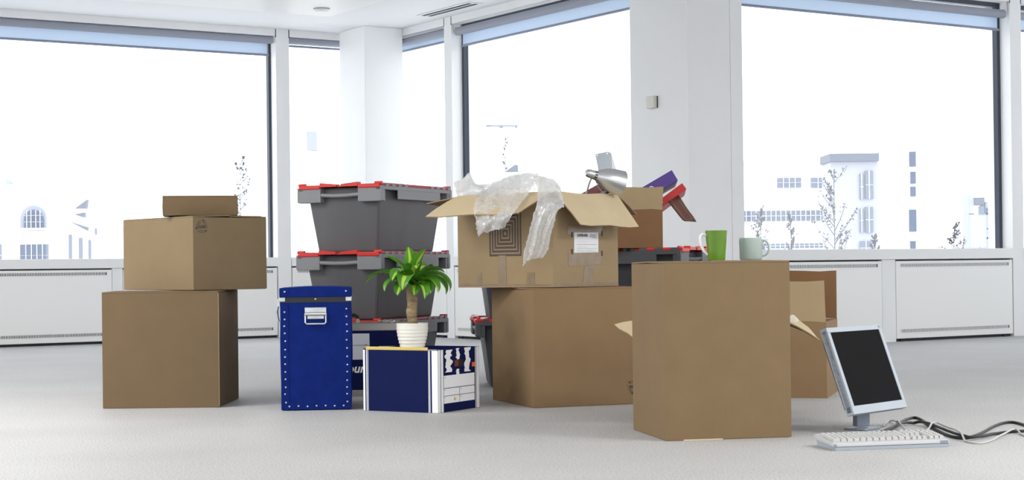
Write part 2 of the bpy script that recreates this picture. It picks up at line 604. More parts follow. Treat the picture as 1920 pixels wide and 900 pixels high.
# thermostat on the pier
p = PP(1226, 192, U2 * BR, U2)
p2 = PP(1226, 192, U1 * AM, U1)
sb = p2.dot(U2)
t = thing('wall_thermostat', 'small cream square thermostat on the white pier between the windows', 'thermostat', FM @ Vector((sb, 0, p2.z)))
Fi = Matrix.Translation(-t.location) @ FM
MB(Fi).box(sb - .043, sb + .043, .004, .038, p2.z - .043, p2.z + .043).build('cover', 'cream', t, bevel=.004)
MB(Fi).box(sb - .036, sb + .047, 0, .006, p2.z - .042, p2.z + .042).build('back_plate', 'dark', t)

# ceiling fittings
q = PZ(603, 13.5, CEIL)
t = thing('smoke_detector', 'small round white fitting on the ceiling above the white column', 'detector', (q.x, q.y, CEIL - .012))
MB().lathe([(.062, -.001), (.062, -.012), (.05, -.022), (.03, -.026)], 28).build('housing', 'ceil_in', t, smooth=True)
MB().lathe([(.068, 0), (.068, -.004)], 28).build('ring', 'crate_rim', t, smooth=True)
qa, qb = PZ(790, 29, CEIL), PZ(897, 5, CEIL)
sa, s_b = qa.dot(U2), qb.dot(U2)
da = (qa.dot(U1) + qb.dot(U1)) / 2
t = thing('slot_diffuser', 'long narrow air diffuser with two dark slots in the ceiling', 'vent', (U1 * da + U2 * ((sa + s_b) / 2)).to_3d() + Vector((0, 0, CEIL)))
Fd = Matrix.Translation(-t.location) @ frame(Vector((0, 0, 0)), U2, U1)
lo, hi = min(sa, s_b), max(sa, s_b)
zz = CEIL - (.0 if (AM - da) < d_ else .012)
MB(Fd).box(lo, hi, da - .075, da + .075, zz - .006, zz - .0005).build('frame', 'ceil', t, bevel=.002)
for dn in (-.03, .03):
    MB(Fd).box(lo + .03, hi - .03, da + dn - .018, da + dn + .018, zz - .0075, zz - .0055).build('slot', 'dark', t)

# added fill lights in the ceiling, out of frame, to brighten cartons and walls
for i, (la, lb) in enumerate([(x_ * U1.x + y_ * U1.y, x_ * U2.x + y_ * U2.y) for x_, y_ in ((-3.4, 6.2), (-5.4, 7.2), (-3.9, 4.2), (-5.9, 5.0), (-4.4, 1.6), (-1.5, -.8), (1.5, -.8), (4.4, .6), (3.3, 4.2), (5.2, 5.6))]):
    p_ = U1 * la + U2 * lb
    ld = bpy.data.lights.new('ceiling_fill_light', 'AREA')
    ld.shape = 'RECTANGLE'; ld.size = 1.5; ld.size_y = .6; ld.energy = FILL_W * (1.25 if la > 4 else 1); ld.color = (1, .98, .94)
    t = thing('ceiling_fill', 'added rectangular fill light in the ceiling, out of view', 'fill light', (p_.x, p_.y, CEIL - .012), 0, 'added ceiling fill lights')
    fm = MB()
    fm.box(-.79, .79, -.34, -.30, -.03, 0); fm.box(-.79, .79, .30, .34, -.03, 0)
    fm.box(-.79, -.75, -.3, .3, -.03, 0); fm.box(.75, .79, -.3, .3, -.03, 0)
    fm.build('housing', 'white', t)
    lo_ = bpy.data.objects.new('fill_light', ld); COL.objects.link(lo_)
    lo_.parent = t; lo_.location = (0, 0, -.02)


# ------------------------------------------------------------------ cartons
def dirv(deg):
    return Vector((math.cos(math.radians(deg)), math.sin(math.radians(deg)), 0))


def carton_root(name, label, near, ang, lr, ll, z0):
    """near: bottom corner nearest the camera; ang: direction of its right-hand face; lr, ll: lengths of right and left faces"""
    c = near + dirv(ang) * lr / 2 + dirv(ang + 90) * ll / 2
    return thing(name, label, 'box', (c.x, c.y, z0), math.radians(ang))


def face_mtx(lr, ll, face, u, v, off=.0012):
    """matrix whose x,y lie on a face of the box; u from the viewer's left end of that face, v up"""
    if face == 'R':
        x, y, z = Vector((1, 0, 0)), Vector((0, 0, 1)), Vector((0, -1, 0))
        o_ = Vector((-lr / 2 + u, -ll / 2 - off, v))
    else:
        x, y, z = Vector((0, -1, 0)), Vector((0, 0, 1)), Vector((-1, 0, 0))
        o_ = Vector((-lr / 2 - off, ll / 2 - u, v))
    mm = Matrix((x, y, z)).transposed().to_4x4()
    mm.translation = o_
    return mm


def closed_carton(name, label, near, ang, lr, ll, h, z0=0.0, m_='card_a', seam='x', lift=.006):
    t = carton_root(name, label, near, ang, lr, ll, z0)
    x, y = lr / 2, ll / 2
    b_ = MB()
    # four walls, slightly bulged, bottom
    n = 6
    ring = []
    for k in range(4 * n):
        sd, f_ = k // n, (k % n) / n
        px, py = [(-x + 2 * x * f_, -y), (x, -y + 2 * y * f_), (x - 2 * x * f_, y), (-x, y - 2 * y * f_)][sd]
        ring.append((px, py, sd, f_))
    lev = 5
    vs, fs = [], []
    for i in range(lev + 1):
        zf = i / lev
        for (px, py, sd, f_) in ring:
            bul = .004 * math.sin(math.pi * f_) * math.sin(math.pi * zf)
            dx, dy = [(0, -1), (1, 0), (0, 1), (-1, 0)][sd]
            vs.append((px + dx * bul, py + dy * bul, .002 + zf * (h - .008)))
    k4 = 4 * n
    for i in range(lev):
        for k in range(k4):
            fs.append((i * k4 + k, i * k4 + (k + 1) % k4, (i + 1) * k4 + (k + 1) % k4, (i + 1) * k4 + k))
    fs.append(tuple(range(k4))[::-1]); fs.append(tuple(lev * k4 + k for k in range(k4)))
    b_.add(vs, fs)
    b_.build('body', m_, t, smooth=True)
    rnd = random.Random(hash(name + str(round(lr * 1000))) % 1000)
    for sgn in (-1, 1):
        l0 = lift * rnd.uniform(.3, 1)
        f1 = MB()
        if seam == 'x':      # seam runs along local x
            f1.hexa([(-x, sgn * y, h - .006), (x, sgn * y, h - .006), (x, sgn * .003, h - .006 + l0), (-x, sgn * .003, h - .006 + l0),
                     (-x, sgn * y, h), (x, sgn * y, h), (x, sgn * .003, h + l0), (-x, sgn * .003, h + l0)])
        else:
            f1.hexa([(sgn * x, -y, h - .006), (sgn * x, y, h - .006), (sgn * .003, y, h - .006 + l0), (sgn * .003, -y, h - .006 + l0),
                     (sgn * x, -y, h), (sgn * x, y, h), (sgn * .003, y, h + l0), (sgn * .003, -y, h + l0)])
        f1.build('flap', m_, t, bevel=.0015)
    f2 = MB()
    f2.box(-x + .004, x - .004, -y + .004, y - .004, 0, .0035)
    f2.build('bottom_flap', 'card_edge', t)
    return t


def recycle_mark(t, lr, ll, face, u, v, s=1.0, turned=True):
    """three chasing arrows round the letters RESY"""
    fm = face_mtx(lr, ll, face, u, v)
    if turned: fm = fm @ Matrix.Rotation(math.pi, 4, 'Z')
    mb = MB(fm)
    for k in range(3):
        a0 = math.radians(90 + 120 * k)
        pts = []
        for da_, r_ in ((-48, .030), (-20, .026), (12, .026), (40, .030)):
            a_ = a0 + math.radians(da_)
            pts.append(Vector((math.cos(a_), math.sin(a_), 0)) * r_ * s)
        for w_ in (1.0, .72):
            for i in range(3):
                p0, p1 = pts[i] * w_, pts[i + 1] * w_
                d_2 = (p1 - p0).normalized().cross(Vector((0, 0, 1))) * .0009 * s
                mb.add([p0 - d_2, p1 - d_2, p1 + d_2, p0 + d_2], [(0, 1, 2, 3)])
        e0, e1 = pts[3], pts[3] * .72
        tip = (e0 + e1) / 2 + (pts[3] - pts[2]).normalized() * .010 * s
        mb.add([e0 * 1.12, e1 * .86, tip], [(0, 1, 2)])
    o_ = mb.build('recycling_mark', 'ink', t, closed=False)
    text_mesh('print', 'RESY', .017 * s, fm, 'ink', t, bold=.0006)
    return o_


G = Vector
# left stack
nL1 = PZ(411, 764)
t = closed_carton('cardboard_box', 'large plain carton on the carpet carrying two smaller cartons, beside the blue chest', nL1, 89.6, .511, .511, .511, 0, 'card_a', 'y', .003)
MB().box(-.2557, -.243, -.2585, -.2553, .004, .500).build('glue_tab', 'card_a', t)
MB().box(-.2578, -.2553, -.2585, -.2553, .004, .503).build('corner_gap', 'card_edge', t)
zL2 = .511 + .0035
nL2 = PD(363, 541, 7.50); nL2.z = zL2
aL2 = 41.0
rat = lambda px: (px - 960) / 3180.0


def solve_len(near, ang, px):
    d = dirv(ang); k = rat(px)
    return (k * near.y - near.x) / (d.x - k * d.y)


lr2, ll2 = solve_len(nL2, aL2, 500), solve_len(nL2, aL2 + 90, 232)
hL2 = PD(363, 404.5, nL2.y).z - zL2
t = closed_carton('cardboard_box', 'medium carton with a printed recycling mark, between the large carton and the small flat one', nL2, aL2, lr2, ll2, hL2, zL2, 'card_b', 'y', .006)
recycle_mark(t, lr2, ll2, 'R', .045, hL2 - .048, 1.0)
MB().box(-lr2 / 2 + .18, lr2 / 2 - .02, -ll2 / 2 + .01, ll2 / 2 - .01, hL2 + .0005, hL2 + .003).build('top_liner', 'card_a', t)
nL3 = PD(305, 406, 7.62); nL3.z = zL2 + hL2 + .0065
w3 = PD(443, 405, 7.62).x - nL3.x
t = closed_carton('cardboard_box', 'small flat carton topmost of the stack of three cartons', nL3, 10.5, w3 * 1.01, .24, PD(305, 367, 7.62).z - nL3.z, nL3.z, 'card_a', 'x', .002)

# foreground tall carton
nT = PZ(1250, 827.5)
aT = 11.2
TLr, TLl, TH = .449, .427, .612
tall = closed_carton('cardboard_box', 'tall carton standing on the carpet with two mugs on top', nT, aT, TLr, TLl, TH, 0, 'card_t', 'x', .003)
MB().box(-TLr / 2 + .06, -TLr / 2 + .20, -TLl / 2 - .0015, -TLl / 2 + .02, 0, .004).build('torn_edge', 'card_in', tall)

# middle stack, lower
nM1 = PZ(1002.4, 765.6)
t = closed_carton('cardboard_box', 'large closed carton under the open carton with bubble wrap', nM1, 20.5, .511, .52, .508, 0, 'card_m', 'x', .003)
recycle_mark(t, .511, .52, 'R', .462, .075, 1.0, False)


# ------------------------------------------------------------------ open cartons
def open_carton(name, label, near, ang, lr, ll, h, z0, flaps, m_='card_a', th=.006, fm_={}):
    t = carton_root(name, label, near, ang, lr, ll, z0)
    x, y = lr / 2, ll / 2
    w = MB()
    w.box(-x, x, -y, -y + th, 0, h); w.box(-x, x, y - th, y, 0, h)
    w.box(-x, -x + th, -y + th, y - th, 0, h); w.box(x - th, x, -y + th, y - th, 0, h)
    w.box(-x + th, x - th, -y + th, y - th, .001, .006)
    w.build('body', m_, t)
    # flaps: side -> (length, droop at start, droop at end, trim start, trim end); droop in degrees below horizontal
    sides = {'R': (G((-x, -y, h)), G((x, -y, h)), G((0, -1, 0))), 'B': (G((x, -y, h)), G((x, y, h)), G((1, 0, 0))),
             'K': (G((x, y, h)), G((-x, y, h)), G((0, 1, 0))), 'L': (G((-x, y, h)), G((-x, -y, h)), G((-1, 0, 0)))}
    for k_, (ln, d0, d1, tr0, tr1) in flaps.items():
        p0, p1, n_ = sides[k_]
        e = (p1 - p0).normalized()
        N_ = 6
        rows = []
        for j in range(4):
            row = []
            for i in range(N_ + 1):
                f_ = i / N_
                dd = math.radians(d0 + (d1 - d0) * f_)
                g = j / 3
                st = p0.lerp(p1, f_) + e * ((tr0 * (1 - f_) - tr1 * f_) * g + .002 * (1 - 2 * f_))
                bend = .003 * math.sin(g * math.pi) * ln / .2
                row.append(st + (n_ * math.cos(dd) + G((0, 0, -1)) * math.sin(dd)) * ln * g + G((0, 0, 1)) * bend
                           + G((0, 0, 1)) * .003 * math.sin(i * 1.7 + j))
            rows.append(row)
        up = [[p_ + (n_ * math.sin(math.radians(d0)) + G((0, 0, 1)) * math.cos(math.radians(d0))) * .0045 for p_ in r_] for r_ in rows]
        fb = MB()
        fb.grid(up, 0); fb.grid([r_[::-1] for r_ in rows], 1)
        # edges
        R_, C_ = len(rows), N_ + 1
        for j in range(R_ - 1):
            for c_ in (0, C_ - 1):
                fb.add([rows[j][c_], rows[j + 1][c_], up[j + 1][c_], up[j][c_]], [(0, 1, 2, 3)], 2)
        for i in range(C_ - 1):
            fb.add([rows[-1][i], rows[-1][i + 1], up[-1][i + 1], up[-1][i]], [(0, 1, 2, 3)], 2)
        fi_, fo_ = fm_.get(k_, ('card_in', m_))
        fb.build('flap', [fi_, fo_, 'card_edge'], t, smooth=True, closed=False)
    return t


zM2 = .508 + .0035
nM2 = G((.176, 7.25, zM2))
aM2, M2r, M2l, M2h = 50.0, .467, .545, .405
m2 = open_carton('open_cardboard_box', 'worn open carton with a hire label and bubble wrap spilling over its flaps', nM2, aM2, M2r, M2l, M2h, zM2,
                 {'L': (.232, 24, 24, .0, .012), 'R': (.188, 49, 52, .03, .0), 'K': (.19, 14, 8, .0, .0), 'B': (.17, 30, 30, .0, .0)}, 'card_d')
# print: nested rectangles on the left face
def on_face(px, py, face):
    c_ = m2.location
    Rm = Matrix.Rotation(math.radians(aM2), 3, 'Z')
    if face == 'L':
        n_ = Rm @ G((-1, 0, 0)); p0 = c_ + Rm @ G((-M2r / 2, 0, 0))
    else:
        n_ = Rm @ G((0, -1, 0)); p0 = c_ + Rm @ G((0, -M2l / 2, 0))
    q_ = Rm.inverted() @ (PP(px, py, p0, n_) - c_)
    return (M2l / 2 - q_.y, q_.z) if face == 'L' else (q_.x + M2r / 2, q_.z)


u0, v0 = on_face(918, 481, 'L'); u1_, v1 = on_face(977, 394, 'L')
pm = MB()
fm = face_mtx(M2r, M2l, 'L', 0, 0, .0008)
pm.M = fm
W_, H_ = u1_ - u0, v1 - v0
for k in range(6):
    ix, iz = W_ * .083 * k, H_ * .083 * k
    a0, a1, b0, b1 = u0 + ix, u1_ - ix, v0 + iz, v1 - iz
    tx, tz = W_ * .047, H_ * .047
    for (c0_, c1_, e0, e1) in ((a0, a1, b0, b0 + tz), (a0, a1, b1 - tz, b1), (a0, a0 + tx, b0 + tz, b1 - tz), (a1 - tx, a1, b0 + tz, b1 - tz)):
        pm.add([(c0_, e0, 0), (c1_, e0, 0), (c1_, e1, 0), (c0_, e1, 0)], [(0, 1, 2, 3)])
pm.build('printed_rectangles', 'ink_brown', m2, closed=False)


def strip(face, pts, name, m_, off=.0015):
    q_ = [on_face(px, py, face) for px, py in pts]
    mb = MB(face_mtx(M2r, M2l, face, 0, 0, off))
    n_ = len(q_)
    mb.add([(a_, b_, 0) for a_, b_ in q_] + [(a_, b_, -off + .0002) for a_, b_ in q_],
           [tuple(range(n_)), tuple(range(n_, 2 * n_))[::-1]] + [(i, (i + 1) % n_, n_ + (i + 1) % n_, n_ + i) for i in range(n_)])
    return mb.build(name, m_, m2)


strip('L', [(935, 535), (950, 535), (949, 479), (935, 479)], 'tape_strip', 'tape')
strip('L', [(988, 536), (1003, 536), (1003, 510), (989, 511)], 'tape_strip', 'tape')
strip('L', [(893, 535), (904, 535), (903, 511), (897, 514)], 'tape_strip', 'tape')
strip('R', [(1065, 499), (1128, 496), (1128, 472), (1065, 474)], 'tape_strip', 'tape')
strip('R', [(1064, 440), (1128, 438), (1128, 416), (1064, 420)], 'tape_strip', 'tape')
strip('R', [(1092, 532), (1111, 531), (1114, 497), (1096, 498)], 'tape_strip', 'tape')
strip('L', [(860, 535.5), (1036, 536.5), (1036, 533), (860, 532)], 'tape_strip', 'tape', .001)
strip('R', [(1038, 536), (1159, 533.5), (1159, 529), (1038, 531)], 'tape_strip', 'tape', .001)
lb = strip('R', [(1076, 474), (1121, 473), (1121, 436), (1076, 436)], 'address_label', 'paper', .0028)
lb['label'] = 'white printed address label'
fx = lambda px, py, off=.0034: face_mtx(M2r, M2l, 'R', *on_face(px, py, 'R'), off)
text_mesh('print', 'SUPERHIRE', .0155, fx(1091, 441.5), 'ink', m2, bold=.0006)
lm = []
for (x0, x1, yy, hh) in ((1105, 1118, 440, .8), (1105, 1116, 442, .8), (1104, 1117, 444, .8), (1080, 1118, 458.5, .5), (1080, 1118, 466, .5), (1080, 1118, 471, .5), (1109, 1119, 446, .6)):
    lm.append((x0, x1, yy, hh))
mb = MB(face_mtx(M2r, M2l, 'R', 0, 0, .0033))
for x0, x1, yy, hh in lm:
    a0, b0 = on_face(x0, yy + hh / 2, 'R'); a1, b1 = on_face(x1, yy - hh / 2, 'R')
    mb.add([(a0, b0, 0), (a1, b0, 0), (a1, b1, 0), (a0, b1, 0)], [(0, 1, 2, 3)])
rnd = random.Random(4)
for yy in (453.5, 463, 469.5):                    # handwriting
    x_ = 1081
    while x_ < rnd.choice((1098, 1112, 1116)):
        a0, b0 = on_face(x_, yy + rnd.uniform(.2, 1.4), 'R'); a1, b1 = on_face(x_ + rnd.uniform(.4, 1.2), yy - rnd.uniform(.2, 1.5), 'R')
        mb.add([(a0, b0, 0), (a0 + .0012, b0, 0), (a1 + .0012, b1, 0), (a1, b1, 0)], [(0, 1, 2, 3)])
        x_ += rnd.uniform(1.0, 2.6)
mb.build('print_lines', 'ink_grey', m2, closed=False)
mb = MB(face_mtx(M2r, M2l, 'R', 0, 0, .0031))
for px, py in ((1072, 440), (1072, 472), (1128, 438), (1128, 475)):
    a0, b0 = on_face(px - .9, py + 5, 'R'); a1, b1 = on_face(px + .9, py - 5, 'R')
    mb.add([(a0, b0, 0), (a1, b0, 0), (a1, b1, 0), (a0, b1, 0)], [(0, 1, 2, 3)])
mb.build('print_corner_marks', 'ink', m2, closed=False, kind='stuff')

# carton behind the tall one: only its side flaps show
nH = G((.575, 6.45, 0))
hid = open_carton('open_cardboard_box', 'open carton almost hidden behind the tall carton, side flaps folded out', nH, 9, .487, .40, .375, 0,
                  {'L': (.105, 8, 42, .0, .0), 'B': (.15, 30, -4, .0, .03), 'K': (.15, 40, 40, 0, 0)}, 'card_a')
# carton at the right
nR = PZ(1551, 747)
aR = 73.0
rb = open_carton('open_cardboard_box', 'open carton with upright flaps behind the tall carton, beside the monitor', nR, aR, .453, .47, .341, 0,
                 {'L': (.182, -88, -86, .0, .004), 'B': (.225, -89, -88, .0, .0), 'R': (.15, 178, 178, .0, .0)}, 'card_m', fm_={'L': ('card_in', 'card_pale'), 'B': ('card_c', 'card_c')})


# ------------------------------------------------------------------ lidded crates
def make_crate(label, near, ang, lr, ll, H, z0, m_body, m_rim, cat_group, tooth=.062, worn=True):
    """ang: direction of the right visible side (long, hinged); left visible side is the short one with the handle"""
    c = near + dirv(ang) * lr / 2 + dirv(ang + 90) * ll / 2
    t = thing('storage_crate', label, 'crate', (c.x, c.y, z0), math.radians(ang), cat_group)
    X, Y = lr / 2, ll / 2
    ov = .034                                  # rim overhang
    tx, ty = X - ov, Y - ov
    bx_, by_ = tx - .042, ty - .042
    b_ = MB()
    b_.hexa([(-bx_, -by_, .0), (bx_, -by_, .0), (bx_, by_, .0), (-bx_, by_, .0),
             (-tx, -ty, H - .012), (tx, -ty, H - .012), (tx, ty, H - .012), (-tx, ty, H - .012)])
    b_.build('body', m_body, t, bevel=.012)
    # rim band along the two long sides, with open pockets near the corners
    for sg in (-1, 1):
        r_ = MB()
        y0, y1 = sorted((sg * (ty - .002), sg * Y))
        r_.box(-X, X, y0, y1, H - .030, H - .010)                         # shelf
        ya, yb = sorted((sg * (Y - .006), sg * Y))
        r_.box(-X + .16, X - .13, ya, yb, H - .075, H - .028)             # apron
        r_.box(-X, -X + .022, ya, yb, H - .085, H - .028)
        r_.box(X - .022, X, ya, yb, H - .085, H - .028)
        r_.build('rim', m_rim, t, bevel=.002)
        # hinge knuckles: grey and red in turn, a long red rod in the middle
        L_ = 2 * X
        n_t = 4
        for end in (-1, 1):
            for k in range(n_t):
                x0 = -X + .012 + k * tooth if end < 0 else X - .012 - (k + 1) * tooth
                yk = sg * (Y - .010)
                MB().tube([(x0, yk, H - .004), (x0 + tooth * .5, yk, H - .004)], .0085, 8).build('hinge_knuckle', 'red_pale' if worn else 'red', t, smooth=True)
                ya2, yb2 = sorted((sg * (Y - .022), sg * (Y + .001)))
                MB().box(x0 + tooth * .5, x0 + tooth, ya2, yb2, H - .014, H + .004).build('hinge_knuckle', m_rim, t, bevel=.002)
        xm = X - .012 - n_t * tooth
        MB().tube([(-xm, sg * (Y - .010), H - .004), (xm, sg * (Y - .010), H - .004)], .0085, 8).build('hinge_rod', 'red_pale' if worn else 'red', t, smooth=True)
    # short sides: two deep corner blocks and a bar handle between them
    for sg in (-1, 1):
        xa, xb = sorted((sg * (tx - .01), sg * X))
        for e in (-1, 1):
            y0, y1 = sorted((e * Y * .44, e * (Y - .004)))
            k = MB()
            k.hexa([(xa, y0, H - .088), (xb, y0, H - .088), (xb, y1, H - .088), (xa, y1, H - .088),
                    (xa, y0, H - .012), (xb, y0, H - .012), (xb, y1, H - .012), (xa, y1, H - .012)])
            k.build('corner_block', m_rim, t, bevel=.004)
        xh = sg * (X - .012)
        MB().tube([(xh, -Y * .45, H - .050), (xh, -Y * .15, H - .054), (xh, Y * .15, H - .054), (xh, Y * .45, H - .050)], .0105, 10).build('handle', m_rim, t, smooth=True)
    # lid: two red leaves meeting in a wavy line, with lips over the corner blocks
    for sg in (-1, 1):
        n_w = 8
        pl, yy = [], [ -X + .002 + (2 * X - .004) * i / n_w for i in range(n_w + 1)]
        mid = [(x_, (.035 if i % 2 else -.035) + sg * .002) for i, x_ in enumerate(yy)]
        outer = [(X - .002, sg * (Y - .02)), (-X + .002, sg * (Y - .02))]
        poly_ = mid + outer
        lid = MB()
        lid.prism(poly_, H - .010, H - .003)
        lid.build('lid_leaf', 'red', t)
        for e in (-1, 1):
            y0, y1 = sorted((sg * .012, sg * (Y - .01)))
            xa, xb = sorted((e * (X - .03), e * (X + .006)))
            lp = MB()
            ym0, ym1 = sorted((sg * Y * .45, sg * (Y - .012)))
            lp.box(xa, xb, ym0, ym1, H - .020, H + .001)
            lp.build('lid_lip', 'red', t, bevel=.005)
            yn0, yn1 = sorted((sg * .012, sg * Y * .45))
            l2 = MB()
            zA, zB = (H + .003, H + .012)
            hi_in = sg < 0
            za, zb_ = (zB, zA) if hi_in else (zA, zB)
            l2.hexa([(xa, yn0, H - .010), (xb, yn0, H - .010), (xb, yn1, H - .010), (xa, yn1, H - .010),
                     (xa, yn0, za), (xb, yn0, za), (xb, yn1, zb_), (xa, yn1, zb_)])
            l2.build('lid_lip', 'red', t, bevel=.002)
            MB().tube([(e * (X - .012), sg * (Y - .045), H + .003), (e * (X - .012), sg * (Y - .004), H + .003)], .0085, 8).build('lid_peg', 'red', t, smooth=True)
    return t


HC = .342
nA = G((-.65, 8.43, 0))
for k, lab in enumerate(['grey crate at the bottom of the stack of three, behind the potted plant',
                         'grey crate with a red lid in the middle of the stack of three',
                         'grey crate with a red lid on top of the stack of three']):
    make_crate(lab, nA + G((.006 * k - .006, .004 * k, 0)), 64.0 - (k - 1) * .6, .73, .502, HC, HC * k, 'crate', 'crate_rim', 'grey crates with red lids')
nB = PD(893, 600, 8.37)
for k, lab in enumerate(['dark grey crate on the carpet behind the large closed carton and the archive box',
                         'upper dark grey crate hidden behind the open carton']):
    make_crate(lab, G((nB.x, nB.y, 0)), 4.0, .40, .60, HC, HC * k, 'crate_dk', 'crate_dk_rim', 'dark crates with red lids', tooth=.05, worn=False)
nC = PD(1276, 470, 8.33)
CLr, CLl, CA = .40, .60, 62.0
for k, lab in enumerate(['lower dark grey crate behind the tall carton, under another crate',
                         'dark grey crate with a red lid carrying the brown carton of binders']):
    # the long hinged side is the left visible one here
    c_ = make_crate(lab, G((0, 0, 0)), 0, CLl, CLr, HC, HC * k, 'crate_dk', 'crate_dk_rim', 'dark crates with red lids', tooth=.085, worn=False)
    ctr = G((nC.x, nC.y, 0)) + dirv(CA) * CLr / 2 + dirv(CA + 90) * CLl / 2
    c_.location = (ctr.x, ctr.y, HC * k); c_.rotation_euler.z = math.radians(CA + 90 + 180)

# brown carton with binders on the dark crate
zC = 2 * HC + .0045
nBr = PD(1243, 462, 8.42)
aBr = 86.5
br = open_carton('open_cardboard_box', 'brown carton of ring binders on the dark crate, front flap standing up', G((nBr.x, nBr.y, zC)), aBr, .29, .36, .19, zC,
                 {'L': (.112, -76, -80, .0, -.008), 'B': (.10, -70, -70, 0, 0)}, 'card_c', fm_={'L': ('card_in', 'card_pale')})
# binders leaning out of it (spine, boards, pages)
def binder(label, px0, px1, Y0, m_, w, thick, roll=0.0, name='ring_binder', ring_hole=True):
    p0, p1 = PD(*px0, Y0), PD(*px1, Y0)
    L_ = (p1 - p0).length
    ax = (p1 - p0).normalized()
    dep = G((.18, .98, 0)).normalized()
    dep = (dep - ax * dep.dot(ax)).normalized()
    up = ax.cross(dep) * -1
    if up.z < 0: up = -up
    mm = Matrix((ax, dep, up)).transposed().to_4x4()
    t = thing(name, label, 'binder', p0)
    mb = MB(mm)
    mb.box(0, L_, 0, w, 0, .003); mb.box(0, L_, 0, w, thick - .003, thick); mb.box(0, L_, -.001, .003, 0, thick)
    mb.build('cover', m_, t, bevel=.0012)
    MB(mm).box(.006, L_ - .006, .02, w - .01, .006, thick - .012).build('pages', 'paper', t)
    if ring_hole:
        c_ = MB(mm @ Matrix.Translation((.075, -.0015, thick / 2)) @ Matrix.Rotation(math.pi / 2, 4, 'X'))
        c_.lathe([(.010, 0), (.014, 0), (.014, .0016), (.010, .0016), (.010, 0)], 20, cap0=False, cap1=False)
        c_.build('finger_ring', 'steel', t, smooth=True)
    return t, mm, L_


Yb = 8.42
binder('purple ring binder leaning out of the brown carton above the red one', (1203, 378), (1271, 338), Yb + .07, 'purple', .26, .060)
tb, mmb, Lb = binder('red ring binder leaning out of the brown carton', (1232, 395), (1287, 354), Yb + .035, 'redbind', .27, .036, ring_hole=False)
MB(mmb).box(.012, .030, -.0022, -.0012, .008, .028).build('spine_sticker', 'sticker_blue', tb)
MB(mmb @ Matrix.Translation((.045, -.0015, .018)) @ Matrix.Rotation(math.pi / 2, 4, 'X')).lathe([(.004, 0), (.004, .0015)], 12).build('finger_hole', 'paper', tb)
# limp brown cover hanging from the red binder
mb = MB()
Pl = [((1252, 378), (1273, 366)), ((1260, 388), (1279, 376)), ((1267, 397), (1286, 387)), ((1274, 406), (1293, 397)), ((1280, 413), (1300, 406)), ((1284, 415), (1306, 416))]
grid_ = []
for i, (l_, r_) in enumerate(Pl):
    f_ = i / 5
    a_, c_ = PD(*l_, Yb + .030 - .01 * f_), PD(*r_, Yb + .065 - .01 * f_)
    row = []
    for j in range(6):
        g = j / 5
        p_ = a_.lerp(c_, g)
        p_.y -= .008 * math.sin(g * math.pi * 2)
        row.append(p_)
    grid_.append(row)
mb.grid(grid_)
t = tag(mb.build('folder', 'leather', None, smooth='all', closed=False), 'limp dark brown folder hanging down from the red binder', 'folder')
sm = t.modifiers.new('thick', 'SOLIDIFY'); sm.thickness = .004
# dark red folder lying in the open carton beside the lamp
q0 = PD(1120, 361, 7.56)
t = thing('ring_binder', 'dark red binder lying in the open carton behind the desk lamp', 'binder', q0)
mmr = Matrix.Rotation(math.radians(38), 4, 'Z') @ Matrix.Rotation(math.radians(-24), 4, 'Y')
MB(mmr).box(-.03, .13, -.02, .10, -.022, -.019).build('cover', 'maroon', t)
MB(mmr).box(-.03, .13, -.02, .10, .000, .003).build('cover', 'maroon', t)
MB(mmr).box(-.02, .12, -.01, .095, -.018, -.001).build('pages', 'paper', t)

# ------------------------------------------------------------------ desk lamp in the open carton
YL = 7.50
l0, l1 = PD(1101, 324, YL - .02), PD(1163, 343, YL + .05)
ax = (l1 - l0).normalized()
q_ = ax.to_track_quat('Z', 'Y').to_matrix().to_4x4()
t = thing('desk_lamp', 'silver desk lamp lying in the open carton, its shade over the flap', 'lamp', l0)
LL = (l1 - l0).length
MB(q_).lathe([(.004, -.008), (.013, -.006), (.018, .002), (.0195, .014), (.0195, .030)], 28).build('socket_cap', 'lamp', t, smooth=True)
vb = MB(q_).lathe([(.0200, .030), (.0200, .046)], 28).build('vent_ring', 'lamp', t, smooth=True)
vs_ = MB(q_)
for k in range(10):
    a_ = k * math.pi * 2 / 10
    vs_.M = q_ @ Matrix.Rotation(a_, 4, 'Z')
    vs_.box(.0196, .0206, -.0032, .0032, .032, .044)
vs_.build('vent_slots', 'dark', vb)
MB(q_).lathe([(.0205, .045), (.030, .060), (.039, .078), (.047, .100), (.0535, .128), (.0565, LL), (.0575, LL + .004), (.0555, LL + .003), (.051, .128), (.044, .100), (.038, .078), (.026, .062), (.001, .058)], 40, cap0=False).build('lamp_shade', 'lamp', t, smooth=True)
MB(q_).lathe([(.010, .058), (.012, .08), (.022, .105), (.024, .122), (.016, .138), (.001, .143)], 20).build('bulb', 'paper', t, smooth=True)
rel = lambda px, py, Y_: PD(px, py, Y_) - l0
MB().tube([rel(1109, 333, YL + .02), rel(1104, 346, YL + .03), rel(1097, 372, YL + .05), rel(1092, 395, YL + .06)], .0045, 10).build('arm', 'lamp', t, smooth=True)
MB().tube([rel(1116, 336, YL + .02), rel(1121, 350, YL + .03), rel(1130, 361, YL + .04), rel(1136, 380, YL + .06)], .0016, 6).build('cord', 'cable_grey', t, smooth=True)
pl = [rel(1122, 321, YL + .10), rel(1147, 320, YL + .10), rel(1141.5, 284, YL + .115), rel(1116, 289, YL + .115)]
MB().slab(pl, .003).build('base_plate', 'lamp_plate', t, bevel=.0008)
pn = (pl[1] - pl[0]).cross(pl[3] - pl[0]).normalized()
if pn.y > 0: pn = -pn
